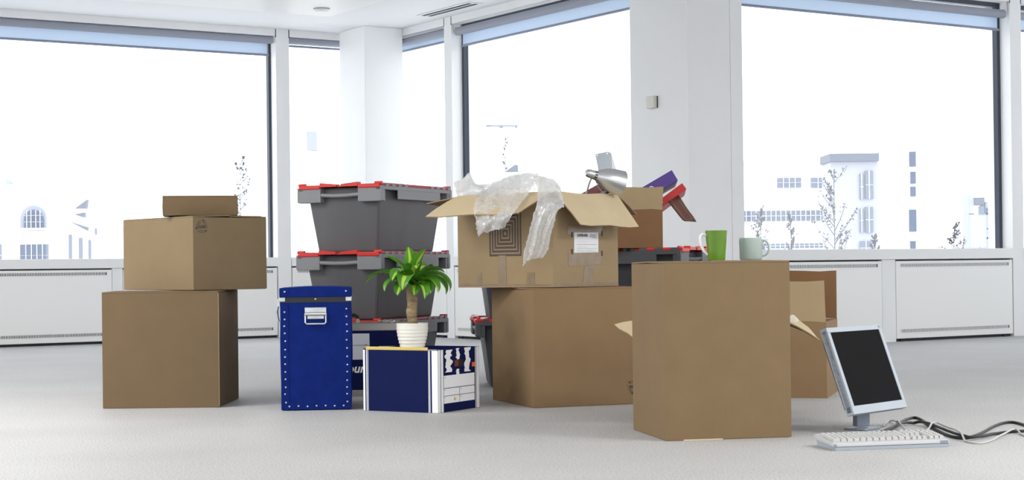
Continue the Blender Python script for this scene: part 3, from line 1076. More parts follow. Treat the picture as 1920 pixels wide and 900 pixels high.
for (px, py) in ((1138.5, 288.5), (1119.5, 291.5)):
    c_ = rel(px, py, YL + .112) + pn * .004
    qm = pn.to_track_quat('Z', 'Y').to_matrix().to_4x4(); qm.translation = c_
    MB(qm).lathe([(.0042, 0), (.0042, .0015)], 12).build('screw_hole', 'paper', t)
MB().slab([rel(1142, 285, YL + .117), rel(1146, 287, YL + .125), rel(1157, 322, YL + .115), rel(1148, 322, YL + .10)], .002).build('bracket', 'lamp', t)
MB().tube([rel(1148, 318, YL + .105), rel(1140, 345, YL + .10), rel(1128, 372, YL + .09)], .006, 8).build('lower_arm', 'lamp', t, smooth=True)


# ------------------------------------------------------------------ bubble wrap and tissue
def upsample(P, n):
    """Catmull-Rom upsampling of a control grid of Vectors"""
    def cr1(pts, t_):
        k = min(int(t_), len(pts) - 2); f_ = t_ - k
        p0, p1, p2, p3 = pts[max(k - 1, 0)], pts[k], pts[k + 1], pts[min(k + 2, len(pts) - 1)]
        return 0.5 * ((2 * p1) + (p2 - p0) * f_ + (2 * p0 - 5 * p1 + 4 * p2 - p3) * f_ ** 2 + (3 * p1 - p0 - 3 * p2 + p3) * f_ ** 3)
    rows = [[cr1(r_, j * (len(r_) - 1) / n) for j in range(n + 1)] for r_ in P]
    m_ = int(n * 1.4)
    cols = []
    for i in range(m_ + 1):
        cols.append([cr1([rows[k][j] for k in range(len(rows))], i * (len(rows) - 1) / m_) for j in range(n + 1)])
    return cols


def sheet(name, label, cat, ctrl, n, m_, amp, seed, freq=18, ragged=.004):
    g = upsample(ctrl, n)
    R_, C_ = len(g), len(g[0])
    for i in range(R_):
        for j in range(C_):
            p_ = g[i][j]
            off = G((seed * 7.1, seed * 3.3, 0))
            d1 = noise.noise(p_ * freq + off) * amp + noise.noise(p_ * freq * 2.6 + off) * amp * .5
            fold = math.sin((j / (C_ - 1)) * math.pi * 5 + 2.5 * noise.noise(p_ * 6 + off) + i * .03) * amp * .9
            d = G((noise.noise(p_ * 9 - off) * amp * .4, -abs(d1) - fold * .6 - amp * .3, d1 * .5))
            if j in (0, C_ - 1) or i == R_ - 1:
                d += G((noise.noise(p_ * 70), 0, noise.noise(p_ * 80 + off))) * ragged
            g[i][j] = p_ + d
    mb = MB().grid(g)
    return tag(mb.build(name, m_, None, smooth='all', closed=False), label, cat)


Rm2 = Matrix.Rotation(math.radians(aM2), 3, 'Z')
cM2 = m2.location.copy()
hL = cM2 + Rm2 @ G((-M2r / 2, M2l / 2, M2h)); hN = cM2 + Rm2 @ G((-M2r / 2, -M2l / 2, M2h))
nLf = Rm2 @ G((-1, 0, 0))
fdir = nLf * math.cos(math.radians(24)) - G((0, 0, math.sin(math.radians(24))))
fnorm = fdir.cross((hN - hL).normalized()).normalized()
if fnorm.z < 0: fnorm = -fnorm


def on_flap(px, py, lift=.018):
    return PP(px, py, hL + fnorm * lift, fnorm)


Yh = lambda px: 7.6 - (px - 859) / 178 * .35
Ye = lambda px: 7.445 - (px - 801) / 176 * .358
A_ = []
A_.append([PD(px, py, Yh(px) + .06) for px, py in ((902, 356), (938, 337), (975, 327), (1012, 321))])
A_.append([PD(px, py, Yh(px) + .005) for px, py in ((894, 369), (926, 355), (962, 342), (1004, 337))])
A_.append([on_flap(*q) for q in ((888, 389), (913, 381), (946, 370), (990, 364))])
A_.append([PD(px, py, Ye(px) - .012) for px, py in ((893, 414), (912, 412), (934, 406), (966, 394))])
A_.append([PD(px, py, Ye(px) - .004) for px, py in ((896, 443), (908, 437), (922, 433), (946, 426))])
sheet('bubble_wrap', 'crumpled bubble wrap draped over the front flap of the open carton', 'bubble wrap', A_, 56, 'wrap', .017, 1, ragged=.007)
B_ = []
for row, Y_ in (((( 996, 330), (1016, 322), (1036, 330), (1049, 348)), 7.36), (((1006, 348), (1022, 343), (1042, 350), (1054, 364)), 7.27),
                (((1008, 374), (1024, 372), (1043, 374), (1057, 386)), 7.10), (((1001, 408), (1014, 408), (1031, 402), (1045, 399)), 7.075),
                (((991, 443), (1004, 447), (1020, 446), (1033, 440)), 7.10), (((982, 478), (994, 474), (1010, 476), (1027, 466)), 7.13),
                (((981, 499), (988, 489), (1002, 487), (1018, 484)), 7.15)):
    B_.append([PD(px, py, Y_ + (.012 if k in (0, 3) else 0)) for k, (px, py) in enumerate(row)])
sheet('bubble_wrap', 'long tail of bubble wrap hanging over the corner of the open carton', 'bubble wrap', B_, 50, 'wrap', .014, 2, ragged=.007)
C_g = []
for row, dy in ((((905, 352), (945, 333), (985, 324), (1040, 338)), .05), (((900, 372), (945, 352), (990, 340), (1052, 352)), .09), (((905, 395), (950, 385), (1000, 375), (1060, 372)), .16), (((910, 430), (955, 425), (1005, 420), (1060, 410)), .20)):
    C_g.append([PD(px, py, Yh(px) + dy) for px, py in row])
sheet('bubble_wrap', 'mound of bubble wrap filling the top of the open carton', 'bubble wrap', C_g, 36, 'wrap', .016, 3)
T_g = []
for row, dy in ((((851, 342), (866, 336), (880, 326), (892, 344), (915, 346)), .16), (((856, 356), (869, 350), (884, 340), (900, 350), (925, 350)), .12),
                (((858, 366), (872, 362), (888, 356), (908, 358), (935, 356)), .08), (((862, 384), (876, 382), (892, 378), (912, 380), (940, 378)), .10)):
    T_g.append([PD(px, py, Yh(px) + dy) for px, py in row])
sheet('tissue_paper', 'crumpled white packing tissue in the open carton beside the bubble wrap', 'tissue', T_g, 30, 'tissue', .012, 4)
H_g = []
for row, Y_ in ((((1478, 594), (1486, 590), (1494, 596), (1502, 606)), 6.86), (((1472, 604), (1484, 600), (1496, 606), (1508, 613)), 6.80), (((1465, 614), (1480, 612), (1494, 614), (1506, 615)), 6.78)):
    H_g.append([PD(px, py, Y_) for px, py in row])
sheet('bubble_wrap', 'scrap of bubble wrap on the side flap behind the tall carton', 'bubble wrap', H_g, 16, 'wrap', .006, 5)

# ------------------------------------------------------------------ blue trunk
nTr = PZ(660, 768)
aTr = 5.0
TW, TD, TH_ = .300, .36, .526
c = nTr + dirv(aTr + 180) * TW / 2 + dirv(aTr + 90) * TD / 2
t = thing('travel_chest', 'tall blue riveted chest with a steel carrying handle', 'chest', (c.x, c.y, 0), math.radians(aTr))
x, y = TW / 2, TD / 2
lid_z = TH_ - .062
bd = MB()
rows = []
N_ = 8
vs, fs = [], []
ringn = 4 * N_
for i in range(7):
    zf = i / 6
    for k in range(ringn):
        sd, f_ = k // N_, (k % N_) / N_
        px, py = [(-x + 2 * x * f_, -y), (x, -y + 2 * y * f_), (x - 2 * x * f_, y), (-x, y - 2 * y * f_)][sd]
        bul = .005 * math.sin(math.pi * zf)
        dx, dy = [(0, -.3), (1, 0), (0, .3), (-1, 0)][sd]
        ins = 1 - .018 * (1 - zf)
        vs.append((px * ins + dx * bul, py + dy * bul * math.sin(math.pi * f_), .002 + zf * (lid_z - .002)))
for i in range(6):
    for k in range(ringn):
        fs.append((i * ringn + k, i * ringn + (k + 1) % ringn, (i + 1) * ringn + (k + 1) % ringn, (i + 1) * ringn + k))
fs.append(tuple(range(ringn))[::-1]); fs.append(tuple(6 * ringn + k for k in range(ringn)))
bd.add(vs, fs).build('body', 'blue', t, smooth=True, bevel=.004)
ld = MB()
prof = []
n_ = 10
vs = []
for (yy) in (-y - .004, y + .004):
    for i in range(n_ + 1):
        f_ = i / n_
        vs.append((-x - .003 + (2 * x + .006) * f_, yy, TH_ - .004 + .006 * math.sin(math.pi * f_)))
for (yy) in (-y - .004, y + .004):
    for i in range(n_ + 1):
        f_ = i / n_
        vs.append((-x - .003 + (2 * x + .006) * f_, yy, lid_z + .018))
k1 = n_ + 1
fs = []
for i in range(n_):
    fs.append((i, i + 1, k1 + i + 1, k1 + i))
    fs.append((2 * k1 + i, 3 * k1 + i, 3 * k1 + i + 1, 2 * k1 + i + 1))
    fs.append((i, 2 * k1 + i, 2 * k1 + i + 1, i + 1)); fs.append((k1 + i, k1 + i + 1, 3 * k1 + i + 1, 3 * k1 + i))
fs.append((0, k1, 3 * k1, 2 * k1)); fs.append((n_, 2 * k1 + n_, 3 * k1 + n_, k1 + n_))
lo_ = ld.add(vs, fs).build('lid', 'blue', t, bevel=.003)
MB().box(-x + .001, x - .001, -y - .0015, y - .001, lid_z - .004, lid_z + .020).build('lid_gap', 'black', t)
for sg in (-1, 1):                               # leather-like corner patches and steel corner pieces
    MB().prism([(sg * (x + .0035), TH_ - .002), (sg * (x - .045), TH_ + .002), (sg * (x - .028), lid_z + .02), (sg * (x + .0035), lid_z + .019)], 0, .002)
    mb = MB(Matrix.Translation((0, -y - .004, 0)) @ Matrix.Rotation(math.pi / 2, 4, 'X'))
    mb.prism([(sg * (x + .0025), TH_ - .007), (sg * (x - .045), TH_ - .002), (sg * (x - .026), lid_z + .019), (sg * (x + .0025), lid_z + .019)], 0, .0018)
    mb.build('lid_corner_patch', 'blue', t, bevel=.0008)
    xa, xb = sorted((sg * (x - .022), sg * (x + .0045)))
    MB().hexa([(xa, -y - .004, lid_z), (xb, -y - .004, lid_z), (xb, -y + .03, lid_z), (xa, -y + .03, lid_z),
               (xa, -y - .004, lid_z + .020), (xb, -y - .004, lid_z + .020), (xb, -y + .03, lid_z + .020), (xa, -y + .03, lid_z + .020)]).build('steel_corner', 'steel', t, bevel=.003)
    xa, xb = sorted((sg * (x - .035), sg * (x - .001)))
    MB().box(xa, xb, -y - .0025, -y + .001, .004, lid_z - .012).build('edge_strip', 'blue', t, bevel=.0008)
MB().box(-x + .035, x - .035, -y - .0025, -y + .001, .004, .036).build('edge_strip', 'blue', t, bevel=.0008)
rv = MB()


def rivet(px, pz, yy=-y - .0025):
    rv.M = Matrix.Translation((px, yy, pz)) @ Matrix.Rotation(math.pi / 2, 4, 'X')
    rv.lathe([(.0042, 0), (.0036, .0014), (.0018, .0022)], 8)


rr = random.Random(2)
for sg in (-1, 1):
    zs_ = .035
    while zs_ < lid_z - .01:
        rivet(sg * (x - .019) + rr.uniform(-.002, .002), zs_)
        zs_ += .0325 + rr.uniform(-.004, .004)
    rivet(sg * (x - .02), lid_z + .043, -y - .0058)
for k in range(7):
    rivet(-x + .035 + k * (2 * x - .07) / 6, .018 + rr.uniform(-.002, .002))
rivet(.0, lid_z + .010, -y - .0015)
rv.build('rivets', 'steel', t, smooth=True, kind='stuff')
hz = lid_z - .055
hp = MB()
hp.box(-.046, .046, -y - .004, -y, hz + .004, hz + .030); hp.box(-.036, .036, -y - .004, -y, hz - .020, hz + .004)
hpo = hp.build('handle_plate', 'steel', t, bevel=.002)
hx = .0
MB().tube([(-.046, -y - .010, hz + .002), (.046, -y - .010, hz + .002)], .008, 10).build('hinge_barrel', 'steel', hpo, smooth=True)
MB().tube([(-.044, -y - .010, hz + .002), (-.044, -y - .012, hz - .034), (-.038, -y - .012, hz - .040), (.038, -y - .012, hz - .040), (.044, -y - .012, hz - .034), (.044, -y - .010, hz + .002)], .0038, 8).build('handle', 'steel', t, smooth=True)
mb = MB()
mb.box(-x - .012, -x - .002, -y + .02, -y + .05, lid_z - .020, lid_z + .012)
mb.tube([(-x - .010, -y + .035, lid_z - .015), (-x - .016, -y + .035, lid_z - .045), (-x - .008, -y + .035, lid_z - .085)], .005, 8)
mb.build('side_latch', 'steel', t, smooth=True)

# ------------------------------------------------------------------ aluminium edged case behind trunk and archive box
pc = PZ(700, 743)
CWd, CDp, CHt = .50, .15, .345
xc0 = PD(762, 700, pc.y).x - CWd
t = thing('equipment_case', 'navy case with aluminium edges and a black handle behind the archive box', 'case', (xc0 + CWd / 2, pc.y + CDp / 2, 0))
x, y = CWd / 2, CDp / 2
MB().box(-x + .004, x - .004, -y + .004, y - .004, .004, CHt - .004).build('body', 'navy', t)
e = MB()
for (z0, z1) in ((0, .030), (CHt - .036, CHt)):
    e.box(-x, x, -y, -y + .006, z0, z1); e.box(-x, x, y - .006, y, z0, z1)
    e.box(-x, -x + .006, -y, y, z0, z1); e.box(x - .006, x, -y, y, z0, z1)
e.box(-x, x, -y, y, CHt - .004, CHt)
for sx in (-x, x - .022):
    e.box(sx, sx + .022, -y, -y + .005, .03, CHt - .036)
e.build('edge_profile', 'alu', t, bevel=.0015)
rv = MB()
for k in range(8):
    for zz_ in (.015, CHt - .026):
        rv.M = Matrix.Translation((-x + .03 + k * (CWd - .06) / 7, -y, zz_)) @ Matrix.Rotation(math.pi / 2, 4, 'X')
        rv.lathe([(.004, 0), (.002, .002)], 8)
for q_x, q_z in ((x - .19, CHt - .10), (x - .03, CHt - .05)):
    rv.M = Matrix.Translation((q_x, -y + .004, q_z)) @ Matrix.Rotation(math.pi / 2, 4, 'X')
    rv.lathe([(.006, 0), (.003, .003)], 8)
rv.build('rivets', 'steel', t, kind='stuff')
lx = lambda px: PD(px, 650, pc.y).x - t.location.x
MB().box(lx(600), lx(693), -y + .001, -y + .005, .6 - (674 - 504) * pc.y / 3180, .6 - (625 - 504) * pc.y / 3180).build('label_panel', 'lilac', t, bevel=.002)
MB().box(lx(600), lx(691), -y - .0005, -y + .001, .6 - (647 - 504) * pc.y / 3180, .6 - (646.2 - 504) * pc.y / 3180).build('print_line', 'ink_grey', t)
MB().box(lx(710), lx(745), -y + .002, -y + .0048, .6 - (654.5 - 504) * pc.y / 3180, .6 - (649 - 504) * pc.y / 3180).build('bar_label', 'lilac', t)
tm = Matrix((G((1, 0, 0)), G((0, 0, 1)), G((0, -1, 0)))).transposed().to_4x4()
tm.translation = G((lx(666), -y + .0035, .6 - (691 - 504) * pc.y / 3180))
text_mesh('print', 'our', .058, tm, 'paper', t, shear=.25, bold=.0015)
hx0, hx1 = lx(610), lx(669)
MB().tube([(hx0, 0, CHt), (hx0, 0, CHt + .022), (hx0 + .015, 0, CHt + .036), (hx1 - .015, 0, CHt + .036), (hx1 - .002, 0, CHt + .028), (hx1, 0, CHt + .012)], .009, 10).build('handle', 'black', t, smooth=True)
mb = MB()
mb.box(hx1 - .007, hx1 + .007, -.012, .012, CHt, CHt + .016)
mb.tube([(hx1, -.014, CHt + .014), (hx1, .014, CHt + .014)], .006, 8)
mb.build('handle_mount', 'steel', t, bevel=.001)
# loose metal fittings on top of the case
rr = random.Random(7)
kx = thing('key_bunch', 'bunch of small silver metal fittings lying on the navy case', 'keys', (PD(735, 604, pc.y).x, pc.y + .05, CHt))
for k in range(9):
    px = rr.uniform(-.06, .055); py = rr.uniform(-.03, .03); an = rr.uniform(0, 3.1)
    MB(Matrix.Translation((px, py, .0035 + .002 * (k % 3))) @ Matrix.Rotation(an, 4, 'Z') @ Matrix.Rotation(.12, 4, 'Y')).box(-.018, .018, -.004, .004, -.001, .0015).build('key_blade', 'steel', kx)
    MB(Matrix.Translation((px + .015, py, .006)) @ Matrix.Rotation(an, 4, 'X')).tube([(.008 * math.cos(j * math.pi / 6), .008 * math.sin(j * math.pi / 6), 0) for j in range(13)], .0014, 6, cap=False).build('key_ring', 'steel', kx, smooth=True)

# ------------------------------------------------------------------ archive box
nAr = PZ(822, 775)
aAr = 60.0
ALr, ALl, AH = solve_len(nAr, aAr, 896), solve_len(nAr, aAr + 90, 679), .262
t = carton_root('archive_box', 'scuffed navy and white archive box with the potted plant on its papers', nAr, aAr, ALr, ALl, 0)
ar = t
x, y = ALr / 2, ALl / 2
w = MB(); th = .005
w.box(-x, x, -y, -y + th, 0, AH); w.box(-x, x, y - th, y, 0, AH); w.box(-x, -x + th, -y + th, y - th, 0, AH - .004); w.box(x - th, x, -y + th, y - th, 0, AH)
w.box(-x + th, x - th, -y + th, y - th, .001, .006)
w.build('body', 'navy', t)


def afp(face, u0, u1, v0, v1, m_, name='print_panel', off=.0008):
    mb = MB(face_mtx(ALr, ALl, face, 0, 0, off))
    mb.add([(u0, v0, 0), (u1, v0, 0), (u1, v1, 0), (u0, v1, 0)], [(0, 1, 2, 3)])
    return mb.build(name, m_, t, closed=False)


for (a0, a1) in ((0, .010), (.016, .020), (.0235, .026)):
    afp('L', a0, a1, .001, AH - .004, 'paper', 'stripe')
for (a0, a1) in ((.044, .047), (.038, .0415), (0, .030)):
    afp('L', ALl - a1, ALl - a0, .001, AH - .004, 'paper', 'stripe')
afp('R', 0, .018, .001, AH - .002, 'paper', 'stripe')
afp('R', .022, .040, .001, AH - .002, 'paper', 'stripe')
afp('R', ALr - .034, ALr - .002, .001, AH - .001, 'paper', 'stripe')
afp('R', ALr - .030, ALr - .026, .001, AH - .001, 'navy', 'stripe', .0014)
# torn white patches where tape took off the print
rr = random.Random(5)


def torn(u0, u1, v0, v1, seed):
    r2 = random.Random(seed)
    n_ = 12
    left = [(u0 + r2.uniform(0, .3) * (u1 - u0), v0 + (v1 - v0) * i / n_) for i in range(n_ + 1)]
    right = [(u1 - r2.uniform(0, .35) * (u1 - u0), v1 - (v1 - v0) * i / n_) for i in range(n_ + 1)]
    mb = MB(face_mtx(ALr, ALl, 'R', 0, 0, .0009))
    for i in range(n_):
        l0_, l1_, r0_, r1_ = left[i], left[i + 1], right[n_ - i], right[n_ - i - 1]
        mb.add([(*l0_, 0), (*r0_, 0), (*r1_, 0), (*l1_, 0)], [(0, 1, 2, 3)])
    mb.build('torn_patch', 'paper', t, closed=False)


us = ALr
torn(.05, .05 + us * .20, .165, .258, 1)
torn(us * .42, us * .53, .215, .262, 2)
torn(us * .42, us * .52, .152, .175, 3)
torn(us * .62, us * .80, .160, .262, 4)
mb = MB(); mb.M = face_mtx(ALr, ALl, 'R', 0, 0, .0016)
mb.add([(us * .385, .185, 0), (us * .595, .185, 0), (us * .595, .214, 0), (us * .385, .214, 0)], [(0, 1, 2, 3)])
mb.build('hand_hole', 'black', t, closed=False)
afp('R', us * .39, us * .48, .187, .212, 'maroon', 'hand_hole_paper', .002)
afp('R', us * .81, us * .89, .178, .197, 'orange', 'orange_sticker', .002)['label'] = 'small orange sticker'
afp('R', us * .13, us * .875, .036, .152, 'paper', 'label_panel', .0011)
for (a0, a1, v0, v1) in ((.13, .875, .098, .1005), (.13, .875, .066, .068), (.50, .507, .036, .1), (.14, .17, .143, .145), (.14, .165, .091, .093), (.52, .55, .091, .093), (.14, .165, .059, .061), (.52, .55, .059, .061)):
    afp('R', us * a0, us * a1, v0, v1, 'navy', 'print_line', .0016)
fm = face_mtx(ALr, ALl, 'R', us * .385, .052, .001)
mb = MB(fm); mb.lathe([(.008, 0), (.006, .004), (.002, .006)], 12); mb.build('drawer_stud', 'yellow', t, smooth=True)
# contents
pap = thing('paper_stack', 'pale folders filling the archive box under the plant pot', 'papers', (t.location.x, t.location.y, .0065), math.radians(aAr))
nn = 7
for k in range(nn):
    z0, z1 = (AH - .022) * k / nn, (AH - .022) * (k + 1) / nn - .001
    MB().box(-x + .012 + .002 * (k % 2), x - .010, -y + .009, y - .022 - .003 * (k % 3), z0, z1).build('folder', 'lilac' if k % 3 != 1 else 'paper', pap)
yf = tag(MB().box(-x + .0065, -x + .0105, -y + .055, y - .010, .02, AH + .009).build('file_folder', 'yellow', None, loc=(t.location.x, t.location.y, 0), rotz=math.radians(aAr)), 'yellow file folder standing along the inside of the archive box', 'folder')

# ------------------------------------------------------------------ potted plant
zp = .0065 + AH - .0225
pp_ = PD(773.5, 655, 7.24)
t = thing('potted_plant', 'cane plant with striped green leaves in a ribbed cream pot', 'plant', (pp_.x, pp_.y, zp))
pr = [(.043, 0), (.046, .002)]
for k in range(7):
    z0 = .006 + k * .0145
    r0 = .047 + .019 * (1 - (1 - k / 6.5) ** 1.8)
    pr += [(r0 + .0014, z0), (r0 + .0022, z0 + .007), (r0 + .0006, z0 + .0135)]
pr += [(.0675, .112), (.0675, .121), (.063, .121), (.062, .105), (.001, .104)]
MB().lathe(pr, 40).build('pot', 'pot', t, smooth=True)
MB().lathe([(.062, .100), (.062, .108), (.03, .113), (.002, .112)], 24).build('soil', 'soil', t, smooth=True)
tr_h = .285
pts = [(0.002 * math.sin(k * 1.3), .002 * math.cos(k), .10 + k * (tr_h - .10) / 10) for k in range(11)]
MB().tube(pts, [.0225 + .0018 * math.sin(k * 2.1) for k in range(11)], 16).build('cane', 'bark', t, smooth=True)


def leaf(parent, az, el0, ln, wd, curl, base, twist=0.0):
    n_, c_ = 16, 8
    d = G((math.cos(az), math.sin(az), 0))
    sd = G((-math.sin(az), math.cos(az), 0))
    p_ = G(base)
    rows = []
    el = el0
    for i in range(n_ + 1):
        f_ = i / n_
        wv = wd * (math.sin(math.pi * min(1, (f_ * .93 + .05)) ** .85)) ** .8 * (1 if f_ < .97 else .15)
        fw = d * math.cos(el) + G((0, 0, 1)) * math.sin(el)
        up = -d * math.sin(el) + G((0, 0, 1)) * math.cos(el)
        s2 = (sd * math.cos(twist * f_) + up * math.sin(twist * f_))
        u2 = (up * math.cos(twist * f_) - sd * math.sin(twist * f_))
        row = []
        for j in range(c_ + 1):
            g = j / c_ * 2 - 1
            row.append(p_ + s2 * wv * .5 * g + u2 * (abs(g) ** 1.5 * wv * .22 + .0015 * math.sin(f_ * 14 + g * 3)))
        rows.append(row)
        p_ = p_ + fw * ln / n_
        el -= curl / n_ * (0.5 + 1.2 * f_)
    mb = MB().grid(rows, mf=lambda i, j: 1 if j in (3, 4) else 0)
    o_ = mb.build('leaf', ['leaf', 'leaf_mid'], parent, smooth='all', closed=False)
    return o_


rl = random.Random(11)
cz = tr_h - .005
# azimuths: -90 faces the camera, 0 right, 180 left
spec = [(178, 42, .215, .040, 1.9), (-152, 28, .150, .042, 1.9), (-128, 55, .160, .044, 2.3), (-100, 40, .165, .046, 2.5), (-82, 66, .150, .044, 1.9),
        (-58, 32, .160, .046, 2.4), (-30, 38, .175, .044, 2.2), (-4, 36, .205, .044, 2.3), (18, 30, .190, .042, 2.2), (50, 55, .16, .040, 1.6),
        (95, 60, .17, .042, 1.4), (140, 52, .17, .042, 1.6), (-105, 84, .170, .042, .5), (-40, 80, .165, .044, .7), (-170, 70, .165, .040, 1.0),
        (60, 82, .15, .038, .6), (-78, 22, .130, .046, 1.9), (-12, 62, .170, .042, 1.7), (165, 20, .15, .036, 1.6), (-120, 14, .12, .040, 1.7), (-45, 10, .13, .042, 1.6)]
for az, el, ln, wd, cu_ in spec:
    a_ = math.radians(az + rl.uniform(-5, 5))
    zb = cz + rl.uniform(-.012, .022)
    leaf(t, a_, math.radians(el), ln * rl.uniform(.94, 1.06), wd * 1.65, cu_, (math.cos(a_) * .008, math.sin(a_) * .008, zb), rl.uniform(-.5, .5))
mb = MB()
for k in range(10):                                # leaf sheaths round the crown
    a_ = k * math.pi * 2 / 10
    mb.tube([(math.cos(a_) * .012, math.sin(a_) * .012, cz - .014), (math.cos(a_) * .012, math.sin(a_) * .012, cz + .030)], [.010, .005], 6)
mb.build('crown', 'leaf', t, smooth=True)


# ------------------------------------------------------------------ mugs
def handle_tube(mb, r, z0, z1, out, rad, az, m=0, sx=1.0):
    d = G((math.cos(az), math.sin(az), 0))
    pts = []
    for k in range(13):
        f_ = k / 12
        a_ = math.pi * f_
        pts.append(d * (r - .002 + out * math.sin(a_) ** .8) + G((0, 0, z1 + (z0 - z1) * (.5 - .5 * math.cos(a_)))))
    return mb.tube(pts, rad, 10, m)


zt = TH + .0035
pg = PD(1343.5, 488, 5.98); ps = PD(1408, 488, 6.02)
t = thing('mug', 'tall green mug with a white handle on the tall carton', 'mug', (pg.x, pg.y, zt))
MB().lathe([(.028, 0), (.0305, .002), (.0325, .03), (.036, .07), (.0385, .103), (.0388, .105), (.0368, .105), (.034, .07), (.030, .02), (.001, .008)], 40, cap0=True).build('cup', 'mug_green', t, smooth=True)
hm = MB(); d = G((math.cos(math.radians(188)), math.sin(math.radians(188)), 0))
pts = [d * .036 + G((0, 0, .090)), d * .050 + G((0, 0, .092)), d * .058 + G((0, 0, .084)), d * .0585 + G((0, 0, .068)), d * .054 + G((0, 0, .050)), d * .046 + G((0, 0, .034)), d * .032 + G((0, 0, .020))]
up_ = []
for k in range(len(pts) - 1):
    for j in range(3): up_.append(pts[k].lerp(pts[k + 1], j / 3))
up_.append(pts[-1])
hm.tube(up_, .0052, 10).build('handle', 'mug_white', t, smooth=True)
t = thing('mug', 'short ribbed sage grey mug on the tall carton', 'mug', (ps.x, ps.y, zt))
cup = MB()
n_ = 96
prof = [(.036, 0, 0), (.0385, .003, 0), (.0395, .006, 1), (.0405, .055, 1), (.0410, .060, 0), (.0412, .078, 0), (.0402, .079, 0), (.0385, .070, 0), (.037, .02, 0), (.001, .010, 0)]
vs, fs = [], []
for r_, z_, rib in prof:
    for k in range(n_):
        a_ = k * 2 * math.pi / n_
        rr_ = r_ - (.0010 if rib and k % 3 == 0 else 0)
        vs.append((rr_ * math.cos(a_), rr_ * math.sin(a_), z_))
for i in range(len(prof) - 1):
    for k in range(n_):
        fs.append((i * n_ + k, i * n_ + (k + 1) % n_, (i + 1) * n_ + (k + 1) % n_, (i + 1) * n_ + k))
fs.append(tuple(range(n_))[::-1]); fs.append(tuple((len(prof) - 1) * n_ + k for k in range(n_)))
cup.add(vs, fs).build('cup', 'mug_grey', t, smooth=True)
handle_tube(MB(), .0400, .014, .070, .026, .0036, math.radians(-4)).build('handle', 'mug_grey', t, smooth=True)

# ------------------------------------------------------------------ monitor
BLp = PD(1602, 777, 5.93)
wdir = dirv(48.0)
nrm = G((wdir.y, -wdir.x, 0))
tau = math.radians(20)
upv = (-nrm * math.sin(tau) + G((0, 0, math.cos(tau)))).normalized()
fn = wdir.cross(upv).normalized()
if fn.y > 0: fn = -fn
MW, MH = .375, .320
base = G((1.252, 6.115, 0))
t = thing('computer_monitor', 'grey flat computer monitor with a black screen standing on the carpet', 'monitor', (base.x, base.y, 0))
mm = Matrix((wdir, upv, fn)).transposed().to_4x4(); mm.translation = BLp - t.location
bz = .018
fr = MB(mm)
fr.box(0, MW, 0, .030, -.030, 0); fr.box(0, MW, MH - bz, MH, -.030, 0); fr.box(0, bz, .030, MH - bz, -.030, 0); fr.box(MW - bz, MW, .030, MH - bz, -.030, 0)
fr.build('bezel', 'mon', t, bevel=.001)
MB(mm).box(bz - .001, MW - bz + .001, .029, MH - bz + .001, -.028, -.003).build('screen', 'screen', t)
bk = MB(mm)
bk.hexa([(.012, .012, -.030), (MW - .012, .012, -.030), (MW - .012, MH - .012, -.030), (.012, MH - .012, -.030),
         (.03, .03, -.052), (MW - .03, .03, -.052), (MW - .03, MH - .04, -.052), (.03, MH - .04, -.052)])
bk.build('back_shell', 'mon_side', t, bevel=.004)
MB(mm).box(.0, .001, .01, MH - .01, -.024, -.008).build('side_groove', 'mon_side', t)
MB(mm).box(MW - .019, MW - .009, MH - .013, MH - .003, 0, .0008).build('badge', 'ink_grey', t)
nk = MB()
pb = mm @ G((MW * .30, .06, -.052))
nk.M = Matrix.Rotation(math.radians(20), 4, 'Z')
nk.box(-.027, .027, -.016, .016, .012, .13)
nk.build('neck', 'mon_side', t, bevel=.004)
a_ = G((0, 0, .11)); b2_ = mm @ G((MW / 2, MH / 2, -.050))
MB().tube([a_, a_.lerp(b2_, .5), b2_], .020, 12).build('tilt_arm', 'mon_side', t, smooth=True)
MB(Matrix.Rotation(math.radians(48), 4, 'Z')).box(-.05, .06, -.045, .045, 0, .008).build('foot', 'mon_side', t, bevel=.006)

# ------------------------------------------------------------------ keyboard
kb0 = PZ(1562, 846)
ak = 12.0
KW, KD = .405, .165
c = kb0 + dirv(ak) * KW / 2 + dirv(ak + 90) * KD / 2
t = thing('computer_keyboard', 'pale grey computer keyboard lying in front of the monitor', 'keyboard', (c.x, c.y, 0), math.radians(ak))
x, y = KW / 2, KD / 2
b_ = MB()
b_.hexa([(-x, -y, .012), (x, -y, .012), (x, y, .024), (-x, y, .024), (-x + .002, -y + .003, .024), (x - .002, -y + .003, .024), (x - .002, y - .002, .040), (-x + .002, y - .002, .040)])
b_.build('case_top', 'kb', t, bevel=.003)
MB().hexa([(-x + .012, -y + .004, 0), (x - .003, -y + .004, 0), (x - .003, y - .006, 0), (-x + .012, y - .006, 0),
           (-x + .008, -y + .002, .011), (x - .002, -y + .002, .011), (x - .002, y - .003, .023), (-x + .008, y - .003, .023)]).build('case_bottom', 'mon', t, bevel=.001)
ks = MB()
tilt = .016 / (KD - .005)
zk = lambda yy: .024 + (yy + y) * tilt
pit = .0178
